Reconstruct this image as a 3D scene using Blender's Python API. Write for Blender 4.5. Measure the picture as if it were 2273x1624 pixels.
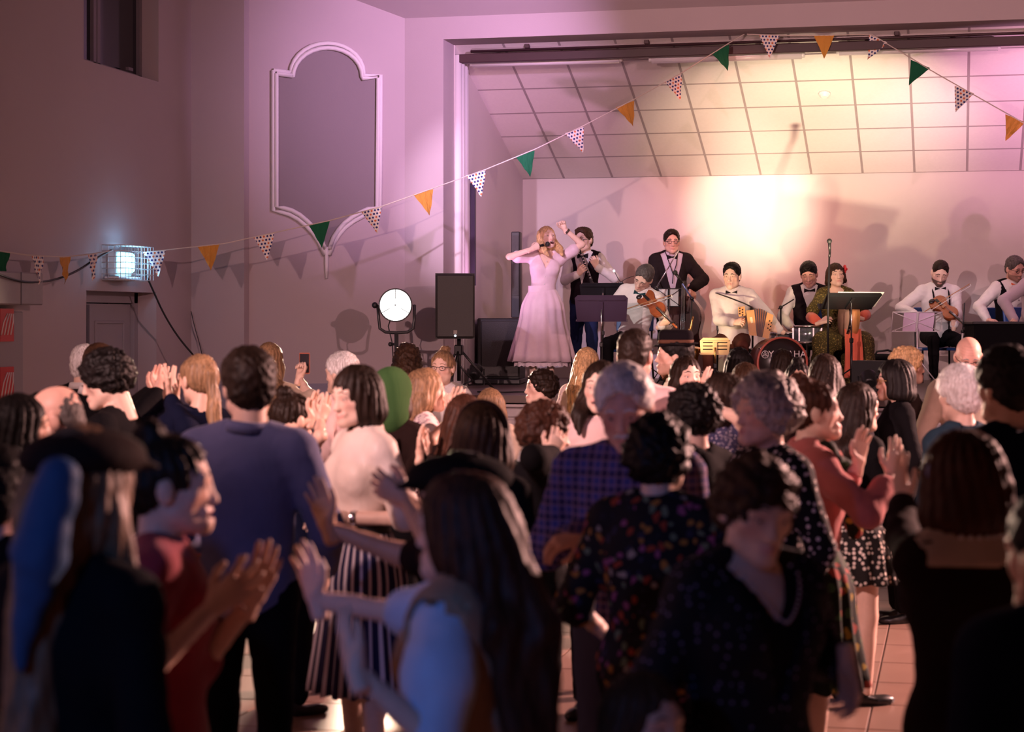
import bpy, math, random
import numpy as np
from mathutils import Vector, Matrix

for _o in list(bpy.data.objects):
    bpy.data.objects.remove(_o)
scene = bpy.context.scene
COL = scene.collection
PI = math.pi

# ------------------------------------------------------------------ camera
F, CX, HY, HC = 4200.0, 1136.5, 710.0, 1.94      # focal length and horizon in pixels of the 2273 x 1624 frame, camera height
YAW = math.atan(981.0 / F)                       # the hall's long axis (+Y) lies to the right of the view axis
FW = Vector((-math.sin(YAW), math.cos(YAW), 0))
RT = Vector((math.cos(YAW), math.sin(YAW), 0))
cam_data = bpy.data.cameras.new('camera')
cam = bpy.data.objects.new('camera', cam_data)
COL.objects.link(cam)
cam.location = (0, 0, HC)
cam.rotation_euler = (PI / 2, 0, YAW)
cam_data.sensor_width = 36
cam_data.lens = 36 * F / 2273
cam_data.shift_y = (HY - 812) / 2273
cam_data.dof.use_dof = True
cam_data.dof.focus_distance = 19.0
cam_data.dof.aperture_fstop = 2.8
cam_data.clip_start = 0.1
scene.camera = cam


def at(px, py, D):
    """world point that stands D metres in front of the camera at that place of the frame"""
    p = RT * ((px - CX) / F * D) + FW * D
    return Vector((p.x, p.y, HC - (py - HY) / F * D))


# ------------------------------------------------------------------ light
scene.view_settings.view_transform = 'Standard'
scene.view_settings.look = 'None'
scene.view_settings.gamma = 1
scene.view_settings.use_curve_mapping = False
scene.view_settings.exposure = 0.0
world = bpy.data.worlds.new('world')
scene.world = world
world.use_nodes = True
world.node_tree.nodes['Background'].inputs[0].default_value = (0.30, 0.16, 0.20, 1)
world.node_tree.nodes['Background'].inputs[1].default_value = 0.003


def spot(name, loc, target, color, watts, size=40, blend=0.4, radius=0.06):
    d = bpy.data.lights.new(name, 'SPOT')
    d.energy = watts
    d.color = color
    d.spot_size = math.radians(size)
    d.spot_blend = blend
    d.shadow_soft_size = radius
    o = bpy.data.objects.new(name, d)
    COL.objects.link(o)
    o.location = loc
    o.rotation_euler = (Vector(target) - Vector(loc)).to_track_quat('-Z', 'Y').to_euler()
    return o


# lamps in front of the stage; some unseen spots added to brighten patches
spot('spot_front_right_pink', (5.2, 2.5, 4.6), (-3.6, 19.5, 2.7), (1.0, 0.54, 0.57), 2500, 56, 1.0, 0.06)
spot('spot_front_left_pink', (-4.4, 3.0, 3.9), (0.2, 20.0, 2.0), (1.0, 0.58, 0.56), 3500, 62, 1.0, 0.06)
spot('spot_singer_lavender', (-5.2, 12.3, 4.4), (-4.4, 20.2, 2.8), (0.97, 0.68, 0.98), 1500, 20, 0.7, 0.04)
spot('spot_wall_lavender', (-2.4, 15.2, 4.75), (-5.2, 18.65, 4.40), (0.92, 0.52, 1.0), 900, 56, 1.0, 0.05)  # added to brighten the splayed wall and the cove
spot('spot_back_wall_warm', (-1.9, 15.0, 4.7), (-2.30, 22.2, 3.24), (1.0, 0.76, 0.56), 4300, 15, 1.0, 0.05)  # added for the bright patch on the back wall
spot('spot_back_wall_red', (-1.6, 15.0, 4.7), (-2.45, 22.2, 3.1), (1.0, 0.24, 0.15), 1000, 26, 1.0, 0.05)  # added to give that patch a red rim
spot('spot_fiddler_white', (-5.5, 11.0, 5.2), (-3.35, 19.2, 2.25), (1.0, 0.90, 0.84), 1500, 8.5, 0.8, 0.04)  # added to whiten the leaning fiddler's shirt
spot('spot_drum_gold', (3.0, 11.0, 5.2), (-1.25, 19.4, 2.25), (1.0, 0.80, 0.42), 1100, 7.5, 0.8, 0.04)
spot('spot_right_fiddler_pink', (-2.0, 11.0, 5.2), (-0.10, 20.6, 2.2), (1.0, 0.78, 0.84), 1200, 7.5, 0.8, 0.04)
# uplights added low at the stage front to tint ceiling and players
spot('added_wash_warm', (-0.75, 17.25, 1.47), (-1.45, 20.9, 4.25), (1.0, 0.76, 0.50), 1300, 52, 1.0, 0.04)
spot('added_wash_accordion', (-3.1, 17.25, 1.47), (-2.1, 20.0, 2.4), (1.0, 0.68, 0.40), 320, 36, 0.8, 0.04)
spot('added_wash_magenta', (2.6, 17.3, 1.47), (1.2, 20.6, 4.4), (1.0, 0.44, 0.74), 1300, 54, 1.0, 0.05)
spot('added_wash_left', (-4.80, 18.95, 1.47), (-4.6, 20.4, 4.4), (1.0, 0.45, 0.84), 90, 60, 1.0, 0.05)
# a lamp high on the right wall near the stage lights the dancers from behind
spot('hall_lamp_right', (6.0, 15.2, 4.4), (-1.6, 6.3, 1.0), (1.0, 0.50, 0.43), 14000, 70, 0.6, 0.10)
# dim blue lamp at the back of the hall
spot('back_hall_blue', (-2.2, -2.5, 3.6), (-1.75, 4.1, 1.25), (0.10, 0.32, 1.0), 380, 24, 0.8, 0.15)


# ------------------------------------------------------------------ materials
MATS = {}


class NT:
    def __init__(s, name):
        s.m = bpy.data.materials.new(name)
        s.m.use_nodes = True
        s.t = s.m.node_tree
        s.b = s.t.nodes['Principled BSDF']

    def n(s, kind, **kw):
        nd = s.t.nodes.new(kind)
        for k, v in kw.items():
            if k.startswith('i_'):
                key = k[2:]
                nd.inputs[int(key) if key.isdigit() else key].default_value = v
            else:
                setattr(nd, k, v)
        return nd

    def l(s, a, b):
        s.t.links.new(a, b)

    def coord(s, scale=(1, 1, 1), out='Object', rot=(0, 0, 0)):
        c = s.n('ShaderNodeTexCoord')
        mp = s.n('ShaderNodeMapping')
        mp.inputs['Scale'].default_value = scale
        mp.inputs['Rotation'].default_value = rot
        s.l(c.outputs[out], mp.inputs[0])
        return mp.outputs[0]

    def math(s, op, a, b=None, c=None):
        nd = s.n('ShaderNodeMath', operation=op)
        for i, v in enumerate((a, b, c)):
            if v is None:
                continue
            if isinstance(v, (int, float)):
                nd.inputs[i].default_value = v
            else:
                s.l(v, nd.inputs[i])
        return nd.outputs[0]

    def mix(s, fac, a, b, blend='MIX'):
        nd = s.n('ShaderNodeMix', data_type='RGBA', blend_type=blend)
        for sock, v in ((nd.inputs[0], fac), (nd.inputs[6], a), (nd.inputs[7], b)):
            if isinstance(v, (int, float)):
                sock.default_value = v
            elif isinstance(v, tuple):
                sock.default_value = (*v[:3], 1)
            else:
                s.l(v, sock)
        return nd.outputs[2]

    def bump(s, h, strength=0.2, dist=0.01):
        bm = s.n('ShaderNodeBump')
        bm.inputs['Strength'].default_value = strength
        bm.inputs['Distance'].default_value = dist
        s.l(h, bm.inputs['Height'])
        s.l(bm.outputs[0], s.b.inputs['Normal'])

    def base(s, v):
        if isinstance(v, tuple):
            s.b.inputs['Base Color'].default_value = (*v[:3], 1)
        else:
            s.l(v, s.b.inputs['Base Color'])


def plain(name, col, rough=0.6, metal=0.0, noise=0.12, scale=8.0, bump=0.0, spec=0.5, emit=0.0, coat=0.0):
    if name in MATS:
        return MATS[name]
    t = NT(name)
    v = t.coord()
    nz = t.n('ShaderNodeTexNoise', i_Scale=scale, i_Detail=4.0)
    t.l(v, nz.inputs['Vector'])
    dark = tuple(c * (1 - noise) for c in col)
    lite = tuple(min(1, c * (1 + noise)) for c in col)
    t.base(t.mix(nz.outputs[0], dark, lite))
    t.b.inputs['Roughness'].default_value = rough
    t.b.inputs['Metallic'].default_value = metal
    t.b.inputs['Specular IOR Level'].default_value = spec
    t.b.inputs['Coat Weight'].default_value = coat
    if bump:
        t.bump(nz.outputs[0], bump, 0.01)
    if emit:
        t.b.inputs['Emission Color'].default_value = (*col, 1)
        t.b.inputs['Emission Strength'].default_value = emit
    MATS[name] = t.m
    return t.m


def cloth(name, col, rough=0.85, weave=260.0, sheen=0.15, fold=0.12):
    if name in MATS:
        return MATS[name]
    t = NT(name)
    v = t.coord()
    nz = t.n('ShaderNodeTexNoise', i_Scale=9.0, i_Detail=5.0)
    t.l(v, nz.inputs['Vector'])
    t.base(t.mix(nz.outputs[0], tuple(c * 0.82 for c in col), tuple(min(1, c * 1.12) for c in col)))
    t.b.inputs['Roughness'].default_value = rough
    lum = max(col)
    t.b.inputs['Sheen Weight'].default_value = sheen if lum > .2 else 0.0
    t.b.inputs['Specular IOR Level'].default_value = 0.25 if lum > .2 else 0.08
    w = t.n('ShaderNodeTexNoise', i_Scale=14.0, i_Detail=2.0, i_Distortion=1.5)
    t.l(t.coord((1, 1, 0.45)), w.inputs['Vector'])
    t.bump(w.outputs[0], fold, 0.03)
    MATS[name] = t.m
    return t.m


def dotted(name, ground, dot, scale=26.0, r=0.28, rough=0.85, two=None):
    """irregular round dots or little flowers printed on cloth"""
    if name in MATS:
        return MATS[name]
    t = NT(name)
    v = t.coord()
    vo = t.n('ShaderNodeTexVoronoi', i_Scale=scale, i_Randomness=0.55)
    t.l(v, vo.inputs['Vector'])
    f = t.math('LESS_THAN', vo.outputs['Distance'], r)
    d = dot
    if two:
        wn = t.n('ShaderNodeTexWhiteNoise')
        t.l(vo.outputs['Color'], wn.inputs[0])
        g = t.math('GREATER_THAN', wn.outputs[0], 0.5)
        d = t.mix(g, dot, two)
    t.base(t.mix(f, ground, d))
    t.b.inputs['Roughness'].default_value = rough
    t.b.inputs['Specular IOR Level'].default_value = 0.25
    w = t.n('ShaderNodeTexNoise', i_Scale=14.0, i_Detail=2.0, i_Distortion=1.5)
    t.l(t.coord((1, 1, 0.45)), w.inputs['Vector'])
    t.bump(w.outputs[0], 0.3, 0.03)
    MATS[name] = t.m
    return t.m


def floral(name, ground, cols, scale=14.0):
    if name in MATS:
        return MATS[name]
    t = NT(name)
    v = t.coord()
    nz = t.n('ShaderNodeTexNoise', i_Scale=22.0, i_Detail=3.0)
    t.l(v, nz.inputs['Vector'])
    vv = t.n('ShaderNodeVectorMath', operation='MULTIPLY_ADD')
    t.l(nz.outputs['Color'], vv.inputs[0])
    vv.inputs[1].default_value = (0.05, 0.05, 0.05)
    t.l(v, vv.inputs[2])
    vo = t.n('ShaderNodeTexVoronoi', i_Scale=scale)
    t.l(vv.outputs[0], vo.inputs['Vector'])
    wn = t.n('ShaderNodeTexWhiteNoise')
    t.l(vo.outputs['Color'], wn.inputs[0])
    rp = t.n('ShaderNodeValToRGB')
    rp.color_ramp.interpolation = 'CONSTANT'
    while len(rp.color_ramp.elements) < len(cols):
        rp.color_ramp.elements.new(0.5)
    for i, c in enumerate(cols):
        e = rp.color_ramp.elements[i]
        e.position = i / len(cols)
        e.color = (*c, 1)
    t.l(wn.outputs[0], rp.inputs[0])
    f = t.math('LESS_THAN', vo.outputs['Distance'], 0.40)
    t.base(t.mix(f, ground, rp.outputs[0]))
    t.b.inputs['Roughness'].default_value = 0.8
    t.b.inputs['Specular IOR Level'].default_value = 0.25
    MATS[name] = t.m
    return t.m


def striped(name, a, b, freq=14.0, width=0.4, angular=True, rough=0.8, axis=2):
    """stripes that run down a skirt (angular) or straight bands along one axis"""
    if name in MATS:
        return MATS[name]
    t = NT(name)
    v = t.coord()
    sx = t.n('ShaderNodeSeparateXYZ')
    t.l(v, sx.inputs[0])
    if angular:
        ang = t.math('ARCTAN2', sx.outputs[1], sx.outputs[0])
        u = t.math('MULTIPLY', ang, freq / (2 * PI))
    else:
        u = t.math('MULTIPLY', sx.outputs[axis], freq)
    fr = t.math('FRACT', u)
    f = t.math('LESS_THAN', fr, width)
    t.base(t.mix(f, b, a))
    t.b.inputs['Roughness'].default_value = rough
    t.b.inputs['Specular IOR Level'].default_value = 0.25
    MATS[name] = t.m
    return t.m


def plaid(name, ground, a, b, freq=11.0):
    if name in MATS:
        return MATS[name]
    t = NT(name)
    v = t.coord()
    sx = t.n('ShaderNodeSeparateXYZ')
    t.l(v, sx.inputs[0])
    col = ground
    for k, (ax, fq, w, c) in enumerate(((0, freq, .34, a), (2, freq, .34, a), (0, freq * 2, .16, b), (2, freq * 2, .16, b))):
        u = t.math('MULTIPLY', sx.outputs[ax], fq)
        fr = t.math('FRACT', t.math('ADD', u, 0.13 * k))
        f = t.math('MULTIPLY', t.math('LESS_THAN', fr, w), 0.6)
        col = t.mix(f, col, c)
    t.base(col)
    t.b.inputs['Roughness'].default_value = 0.85
    t.b.inputs['Specular IOR Level'].default_value = 0.25
    MATS[name] = t.m
    return t.m


def skin_mat(name, col):
    if name in MATS:
        return MATS[name]
    t = NT(name)
    at_ = t.n('ShaderNodeAttribute', attribute_name='Col')
    nz = t.n('ShaderNodeTexNoise', i_Scale=38.0, i_Detail=3.0)
    t.l(t.coord(), nz.inputs['Vector'])
    c = t.mix(nz.outputs[0], tuple(x * 0.90 for x in col), tuple(min(1, x * 1.08) for x in col))
    t.base(t.mix(1.0, c, at_.outputs['Color'], 'MULTIPLY'))
    t.b.inputs['Roughness'].default_value = 0.48
    t.b.inputs['Specular IOR Level'].default_value = 0.4
    t.bump(nz.outputs[0], 0.08, 0.004)
    MATS[name] = t.m
    return t.m


def hair_mat(name, col, light=1.9, rough=0.52):
    if name in MATS:
        return MATS[name]
    t = NT(name)
    v = t.coord((120, 120, 9))
    nz = t.n('ShaderNodeTexNoise', i_Scale=1.0, i_Detail=3.0)
    t.l(v, nz.inputs['Vector'])
    n2 = t.n('ShaderNodeTexNoise', i_Scale=7.0, i_Detail=2.0)
    t.l(t.coord(), n2.inputs['Vector'])
    f = t.math('MULTIPLY', nz.outputs[0], t.math('ADD', n2.outputs[0], 0.4))
    rp = t.n('ShaderNodeMapRange')
    rp.inputs[1].default_value = 0.25
    rp.inputs[2].default_value = 0.65
    t.l(f, rp.inputs[0])
    t.base(t.mix(rp.outputs[0], tuple(c * 0.55 for c in col), tuple(min(1, c * light) for c in col)))
    t.b.inputs['Roughness'].default_value = rough
    t.b.inputs['Specular IOR Level'].default_value = 0.35 if max(col) > .1 else 0.18
    t.bump(nz.outputs[0], 0.35, 0.006)
    MATS[name] = t.m
    return t.m


# ------------------------------------------------------------------ objects
def tag(o, label, cat, group=None, kind=None):
    if label:
        o['label'] = label
    if cat:
        o['category'] = cat
    if group:
        o['group'] = group
    if kind:
        o['kind'] = kind
    return o


def link(o, parent=None):
    COL.objects.link(o)
    if parent is not None:
        o.parent = parent
    return o


def empty(name, loc, rz=0.0, label=None, cat=None, group=None):
    o = bpy.data.objects.new(name, None)
    o.empty_display_size = 0.1
    link(o)
    o.location = loc
    o.rotation_euler = (0, 0, rz)
    tag(o, label, cat, group)
    return o


def np_mesh(name, V, Fq, mats, mat_idx=None, smooth=True, col=None):
    """V (n,3); Fq list of arrays of faces (quads or triangles)"""
    me = bpy.data.meshes.new(name)
    V = np.asarray(V, dtype=np.float32)
    if not isinstance(Fq, list):
        Fq = [Fq]
    Fq = [np.asarray(f, dtype=np.int32) for f in Fq if len(f)]
    loops = np.concatenate([f.ravel() for f in Fq])
    tot = np.concatenate([np.full(len(f), f.shape[1], dtype=np.int32) for f in Fq])
    start = np.concatenate([[0], np.cumsum(tot)[:-1]]).astype(np.int32)
    me.vertices.add(len(V))
    me.vertices.foreach_set('co', V.ravel())
    me.loops.add(len(loops))
    me.loops.foreach_set('vertex_index', loops)
    me.polygons.add(len(tot))
    me.polygons.foreach_set('loop_start', start)
    me.polygons.foreach_set('loop_total', tot)
    if mat_idx is not None:
        me.polygons.foreach_set('material_index', np.asarray(mat_idx, dtype=np.int32))
    me.update(calc_edges=True)
    if smooth:
        me.polygons.foreach_set('use_smooth', np.ones(len(tot), dtype=bool))
    if not isinstance(mats, (list, tuple)):
        mats = [mats]
    for m in mats:
        me.materials.append(m)
    if col is not None:
        a = me.color_attributes.new('Col', 'FLOAT_COLOR', 'POINT')
        c4 = np.ones((len(V), 4), dtype=np.float32)
        c4[:, :3] = col
        a.data.foreach_set('color', c4.ravel())
    return me


class MB:
    """collects solid shapes and links them as ONE mesh object"""

    def __init__(s):
        s.v, s.f, s.sm = [], [], []

    def add(s, verts, faces, smooth=False):
        o = len(s.v)
        s.v += [tuple(p) for p in verts]
        s.f += [tuple(i + o for i in f) for f in faces]
        s.sm += [smooth] * len(faces)
        return s

    def box(s, c, size, R=None, ch=0.0):
        """box, with its edges chamfered when ch > 0"""
        hx, hy, hz = size[0] / 2, size[1] / 2, size[2] / 2
        c = Vector(c)
        if ch <= 0:
            P = [Vector((x, y, z)) for z in (-hz, hz) for y in (-hy, hy) for x in (-hx, hx)]
            fs = [(0, 2, 3, 1), (4, 5, 7, 6), (0, 1, 5, 4), (2, 6, 7, 3), (0, 4, 6, 2), (1, 3, 7, 5)]
        else:
            P, idx = [], {}
            for sx in (-1, 1):
                for sy in (-1, 1):
                    for sz in (-1, 1):
                        for a in range(3):
                            q = [hx - ch, hy - ch, hz - ch]
                            q[a] += ch
                            idx[(sx, sy, sz, a)] = len(P)
                            P.append(Vector((q[0] * sx, q[1] * sy, q[2] * sz)))
            fs = []
            S = (-1, 1)
            for a in range(3):
                b, d = (a + 1) % 3, (a + 2) % 3
                for sg in S:
                    def key(sb, sd, ax):
                        k = [0, 0, 0]
                        k[a], k[b], k[d] = sg, sb, sd
                        return idx[(*k, ax)]
                    f = [key(-1, -1, a), key(1, -1, a), key(1, 1, a), key(-1, 1, a)]
                    fs.append(tuple(f if sg > 0 else f[::-1]))
                for sb in S:
                    for sd in S:
                        def k2(sa, ax):
                            k = [0, 0, 0]
                            k[a], k[b], k[d] = sa, sb, sd
                            return idx[(*k, ax)]
                        f = [k2(-1, b), k2(1, b), k2(1, d), k2(-1, d)]
                        fs.append(tuple(f if sb * sd > 0 else f[::-1]))
            for sx in S:
                for sy in S:
                    for sz in S:
                        f = [idx[(sx, sy, sz, a)] for a in range(3)]
                        fs.append(tuple(f if sx * sy * sz > 0 else f[::-1]))
        if R is not None:
            P = [R @ p for p in P]
        return s.add([c + p for p in P], fs)

    def tube(s, pts, r, n=8, cap=True, flat=1.0):
        """round bar along a polyline; r may be one radius or one per point"""
        pts = [Vector(p) for p in pts]
        m = len(pts)
        rs = r if isinstance(r, (list, tuple)) else [r] * m
        o = len(s.v)
        up = None
        for i, p in enumerate(pts):
            d = (pts[min(i + 1, m - 1)] - pts[max(i - 1, 0)]).normalized()
            if up is None:
                up = Vector((0, 0, 1)) if abs(d.z) < 0.9 else Vector((1, 0, 0))
            u = d.cross(up)
            if u.length < 1e-6:
                u = d.orthogonal()
            u.normalize()
            w = u.cross(d).normalized()
            up = w
            for k in range(n):
                a = 2 * PI * k / n
                s.v.append(tuple(p + (u * math.cos(a) + w * math.sin(a) * flat) * rs[i]))
        for i in range(m - 1):
            for k in range(n):
                a, b = o + i * n + k, o + i * n + (k + 1) % n
                s.f.append((a, b, b + n, a + n))
                s.sm.append(True)
        if cap:
            s.f.append(tuple(o + k for k in range(n))[::-1])
            s.f.append(tuple(o + (m - 1) * n + k for k in range(n)))
            s.sm += [False, False]
        return s

    def lathe(s, prof, c=(0, 0, 0), R=None, n=20, cap=True, smooth=True):
        """profile of (radius, height) turned round the local z axis"""
        c = Vector(c)
        o = len(s.v)
        for r, z in prof:
            for k in range(n):
                a = 2 * PI * k / n
                p = Vector((r * math.cos(a), r * math.sin(a), z))
                s.v.append(tuple(c + (R @ p if R is not None else p)))
        for i in range(len(prof) - 1):
            for k in range(n):
                a, b = o + i * n + k, o + i * n + (k + 1) % n
                s.f.append((a, b, b + n, a + n))
                s.sm.append(smooth)
        if cap:
            s.f.append(tuple(o + k for k in range(n))[::-1])
            s.f.append(tuple(o + (len(prof) - 1) * n + k for k in range(n)))
            s.sm += [False, False]
        return s

    def ball(s, c, r, n=12, m=8, sc=(1, 1, 1), R=None):
        pr = [(max(1e-4, math.sin(PI * i / m)), -math.cos(PI * i / m)) for i in range(m + 1)]
        c = Vector(c)
        o = len(s.v)
        s.lathe(pr, (0, 0, 0), None, n, True)
        for i in range(o, len(s.v)):
            p = Vector(s.v[i])
            p = Vector((p.x * r * sc[0], p.y * r * sc[1], p.z * r * sc[2]))
            s.v[i] = tuple(c + (R @ p if R is not None else p))
        return s

    def prism(s, outline, t, M=None):
        """outline of (x, z) points, thickness t along y (centred), moved by the 4x4 matrix M"""
        n = len(outline)
        P = [Vector((x, -t / 2, z)) for x, z in outline] + [Vector((x, t / 2, z)) for x, z in outline]
        if M is not None:
            P = [M @ p for p in P]
        fs = [tuple(range(n)), tuple(range(2 * n - 1, n - 1, -1))]
        for i in range(n):
            j = (i + 1) % n
            fs.append((j, i, i + n, j + n))
        return s.add(P, fs)

    def mesh(s, name, mat):
        me = bpy.data.meshes.new(name)
        me.from_pydata(s.v, [], s.f)
        me.polygons.foreach_set('use_smooth', s.sm)
        if mat is not None:
            for m in (mat if isinstance(mat, (list, tuple)) else [mat]):
                me.materials.append(m)
        me.update()
        return me

    def build(s, name, mat, parent=None):
        o = bpy.data.objects.new(name, s.mesh(name, mat))
        return link(o, parent)


def text_mesh(body, size, depth, mat, name='lettering'):
    cu = bpy.data.curves.new(name, 'FONT')
    cu.body = body
    cu.size = size
    cu.extrude = depth
    cu.align_x = 'CENTER'
    cu.align_y = 'CENTER'
    ob = bpy.data.objects.new(name, cu)
    COL.objects.link(ob)
    dg = bpy.context.evaluated_depsgraph_get()
    me = bpy.data.meshes.new_from_object(ob.evaluated_get(dg))
    bpy.data.objects.remove(ob)
    me.materials.clear()
    me.materials.append(mat)
    return me


# ------------------------------------------------------------------ smooth solid modelling on a grid
def smin(a, b, k):
    if k <= 0:
        return np.minimum(a, b)
    h = np.maximum(k - np.abs(a - b), 0) / k
    return np.minimum(a, b) - h * h * k * 0.25


class Field:
    def __init__(s, lo, hi, h):
        s.lo = np.array(lo, dtype=np.float32) - 2 * h
        s.h = h
        n = np.ceil((np.array(hi) + 2 * h - s.lo) / h).astype(int) + 1
        s.n = n
        s.V = np.full(tuple(n), 0.5, dtype=np.float32)
        s.ax = [(s.lo[i] + h * np.arange(n[i])).astype(np.float32) for i in range(3)]

    def sl(s, lo, hi, m):
        a = np.floor((np.array(lo) - m - s.lo) / s.h).astype(int)
        b = np.ceil((np.array(hi) + m - s.lo) / s.h).astype(int) + 1
        a = np.clip(a, 0, s.n)
        b = np.clip(b, 0, s.n)
        return tuple(slice(int(x), int(y)) for x, y in zip(a, b))

    def grid(s, q):
        return (s.ax[0][q[0]][:, None, None], s.ax[1][q[1]][None, :, None], s.ax[2][q[2]][None, None, :])

    def _do(s, prim, k, sub):
        lo, hi, fn = prim
        q = s.sl(lo, hi, k + 3 * s.h + 0.01)
        if any(x.stop <= x.start for x in q):
            return
        d = fn(*s.grid(q))
        if sub:
            s.V[q] = -smin(-s.V[q], d, k)
        else:
            s.V[q] = smin(s.V[q], d, k)

    def add(s, prim, k=0.0):
        s._do(prim, k, False)
        return s

    def cut(s, prim, k=0.0):
        s._do(prim, k, True)
        return s

    def clip(s, nrm, off, k=0.0):
        """keep nrm.p <= off"""
        X, Y, Z = s.grid((slice(None),) * 3)
        d = nrm[0] * X + nrm[1] * Y + nrm[2] * Z - off
        s.V = np.maximum(s.V, d) if k <= 0 else -smin(-s.V, -d, k)
        return s

    def mesh(s):
        V, h = s.V, s.h
        # close the surface where it reaches the border of the grid
        for a in range(3):
            i0 = [slice(None)] * 3
            i0[a] = 0
            V[tuple(i0)] = np.maximum(V[tuple(i0)], 0.001)
            i0[a] = -1
            V[tuple(i0)] = np.maximum(V[tuple(i0)], 0.001)
        ins = V < 0
        c = np.zeros(tuple(s.n - 1), dtype=np.int8)
        for dx in (0, 1):
            for dy in (0, 1):
                for dz in (0, 1):
                    c += ins[dx:dx + s.n[0] - 1, dy:dy + s.n[1] - 1, dz:dz + s.n[2] - 1]
        act = (c > 0) & (c < 8)
        ii = np.argwhere(act)
        if len(ii) == 0:
            return np.zeros((0, 3), np.float32), np.zeros((0, 4), np.int32)
        idx = np.full(act.shape, -1, dtype=np.int32)
        idx[act] = np.arange(len(ii), dtype=np.int32)
        acc = np.zeros((len(ii), 3), dtype=np.float32)
        cnt = np.zeros(len(ii), dtype=np.float32)
        corners = [(dx, dy, dz) for dx in (0, 1) for dy in (0, 1) for dz in (0, 1)]
        val = {cc: V[ii[:, 0] + cc[0], ii[:, 1] + cc[1], ii[:, 2] + cc[2]] for cc in corners}
        for cc in corners:
            for a in range(3):
                if cc[a]:
                    continue
                c2 = list(cc)
                c2[a] = 1
                c2 = tuple(c2)
                v0, v1 = val[cc], val[c2]
                m = (v0 < 0) != (v1 < 0)
                if not m.any():
                    continue
                t = v0[m] / (v0[m] - v1[m])
                p = np.tile(np.array(cc, dtype=np.float32), (int(m.sum()), 1))
                p[:, a] += t
                acc[m] += p
                cnt[m] += 1
        P = s.lo + (ii + acc / cnt[:, None]) * h
        faces = []
        for a in range(3):
            b, d = (a + 1) % 3, (a + 2) % 3
            s0 = [slice(None)] * 3
            s1 = [slice(None)] * 3
            s0[a] = slice(0, -1)
            s1[a] = slice(1, None)
            x0, x1 = ins[tuple(s0)], ins[tuple(s1)]
            e = np.argwhere(x0 != x1)
            if not len(e):
                continue
            ok = (e[:, b] > 0) & (e[:, d] > 0) & (e[:, b] < s.n[b] - 1) & (e[:, d] < s.n[d] - 1)
            e = e[ok]
            fl = x0[e[:, 0], e[:, 1], e[:, 2]]
            q = []
            for ob, od in ((-1, -1), (0, -1), (0, 0), (-1, 0)):
                w = e.copy()
                w[:, b] += ob
                w[:, d] += od
                q.append(idx[w[:, 0], w[:, 1], w[:, 2]])
            q = np.stack(q, 1)
            q[~fl] = q[~fl][:, ::-1]
            faces.append(q)
        return P.astype(np.float32), np.concatenate(faces)


def vnormals(V, Q):
    n = np.cross(V[Q[:, 2]] - V[Q[:, 0]], V[Q[:, 3]] - V[Q[:, 1]])
    N = np.zeros_like(V)
    for i in range(4):
        np.add.at(N, Q[:, i], n)
    return N / (np.linalg.norm(N, axis=1, keepdims=True) + 1e-9)


def cap(a, b, ra, rb=None):
    a = np.array(a, dtype=np.float32)
    b = np.array(b, dtype=np.float32)
    rb = ra if rb is None else rb
    r = max(ra, rb)
    ab = b - a
    L = max(float(ab @ ab), 1e-9)

    def fn(X, Y, Z):
        x, y, z = X - a[0], Y - a[1], Z - a[2]
        t = np.clip((x * ab[0] + y * ab[1] + z * ab[2]) / L, 0, 1)
        return np.sqrt((x - t * ab[0]) ** 2 + (y - t * ab[1]) ** 2 + (z - t * ab[2]) ** 2) - (ra + (rb - ra) * t)
    return np.minimum(a, b) - r, np.maximum(a, b) + r, fn


def ell(c, r, R=None):
    c = np.array(c, dtype=np.float32)
    r = np.array(r, dtype=np.float32)
    m = float(r.max())
    ext = r if R is None else np.sqrt(((np.array(R) * r) ** 2).sum(1))

    def fn(X, Y, Z):
        x, y, z = X - c[0], Y - c[1], Z - c[2]
        if R is not None:
            x, y, z = (R[0][0] * x + R[1][0] * y + R[2][0] * z, R[0][1] * x + R[1][1] * y + R[2][1] * z,
                       R[0][2] * x + R[1][2] * y + R[2][2] * z)
        k0 = np.sqrt((x / r[0]) ** 2 + (y / r[1]) ** 2 + (z / r[2]) ** 2)
        k1 = np.sqrt((x / r[0] ** 2) ** 2 + (y / r[1] ** 2) ** 2 + (z / r[2] ** 2) ** 2) + 1e-6
        return k0 * (k0 - 1) / k1
    return c - ext, c + ext, fn


def rbox(c, half, r, R=None):
    c = np.array(c, dtype=np.float32)
    hf = np.array(half, dtype=np.float32)
    ext = hf + r if R is None else (np.abs(np.array(R)) * hf).sum(1) + r

    def fn(X, Y, Z):
        x, y, z = X - c[0], Y - c[1], Z - c[2]
        if R is not None:
            x, y, z = (R[0][0] * x + R[1][0] * y + R[2][0] * z, R[0][1] * x + R[1][1] * y + R[2][1] * z,
                       R[0][2] * x + R[1][2] * y + R[2][2] * z)
        qx, qy, qz = np.abs(x) - hf[0], np.abs(y) - hf[1], np.abs(z) - hf[2]
        return (np.sqrt(np.maximum(qx, 0) ** 2 + np.maximum(qy, 0) ** 2 + np.maximum(qz, 0) ** 2)
                + np.minimum(np.maximum(qx, np.maximum(qy, qz)), 0) - r)
    return c - ext, c + ext, fn


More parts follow.
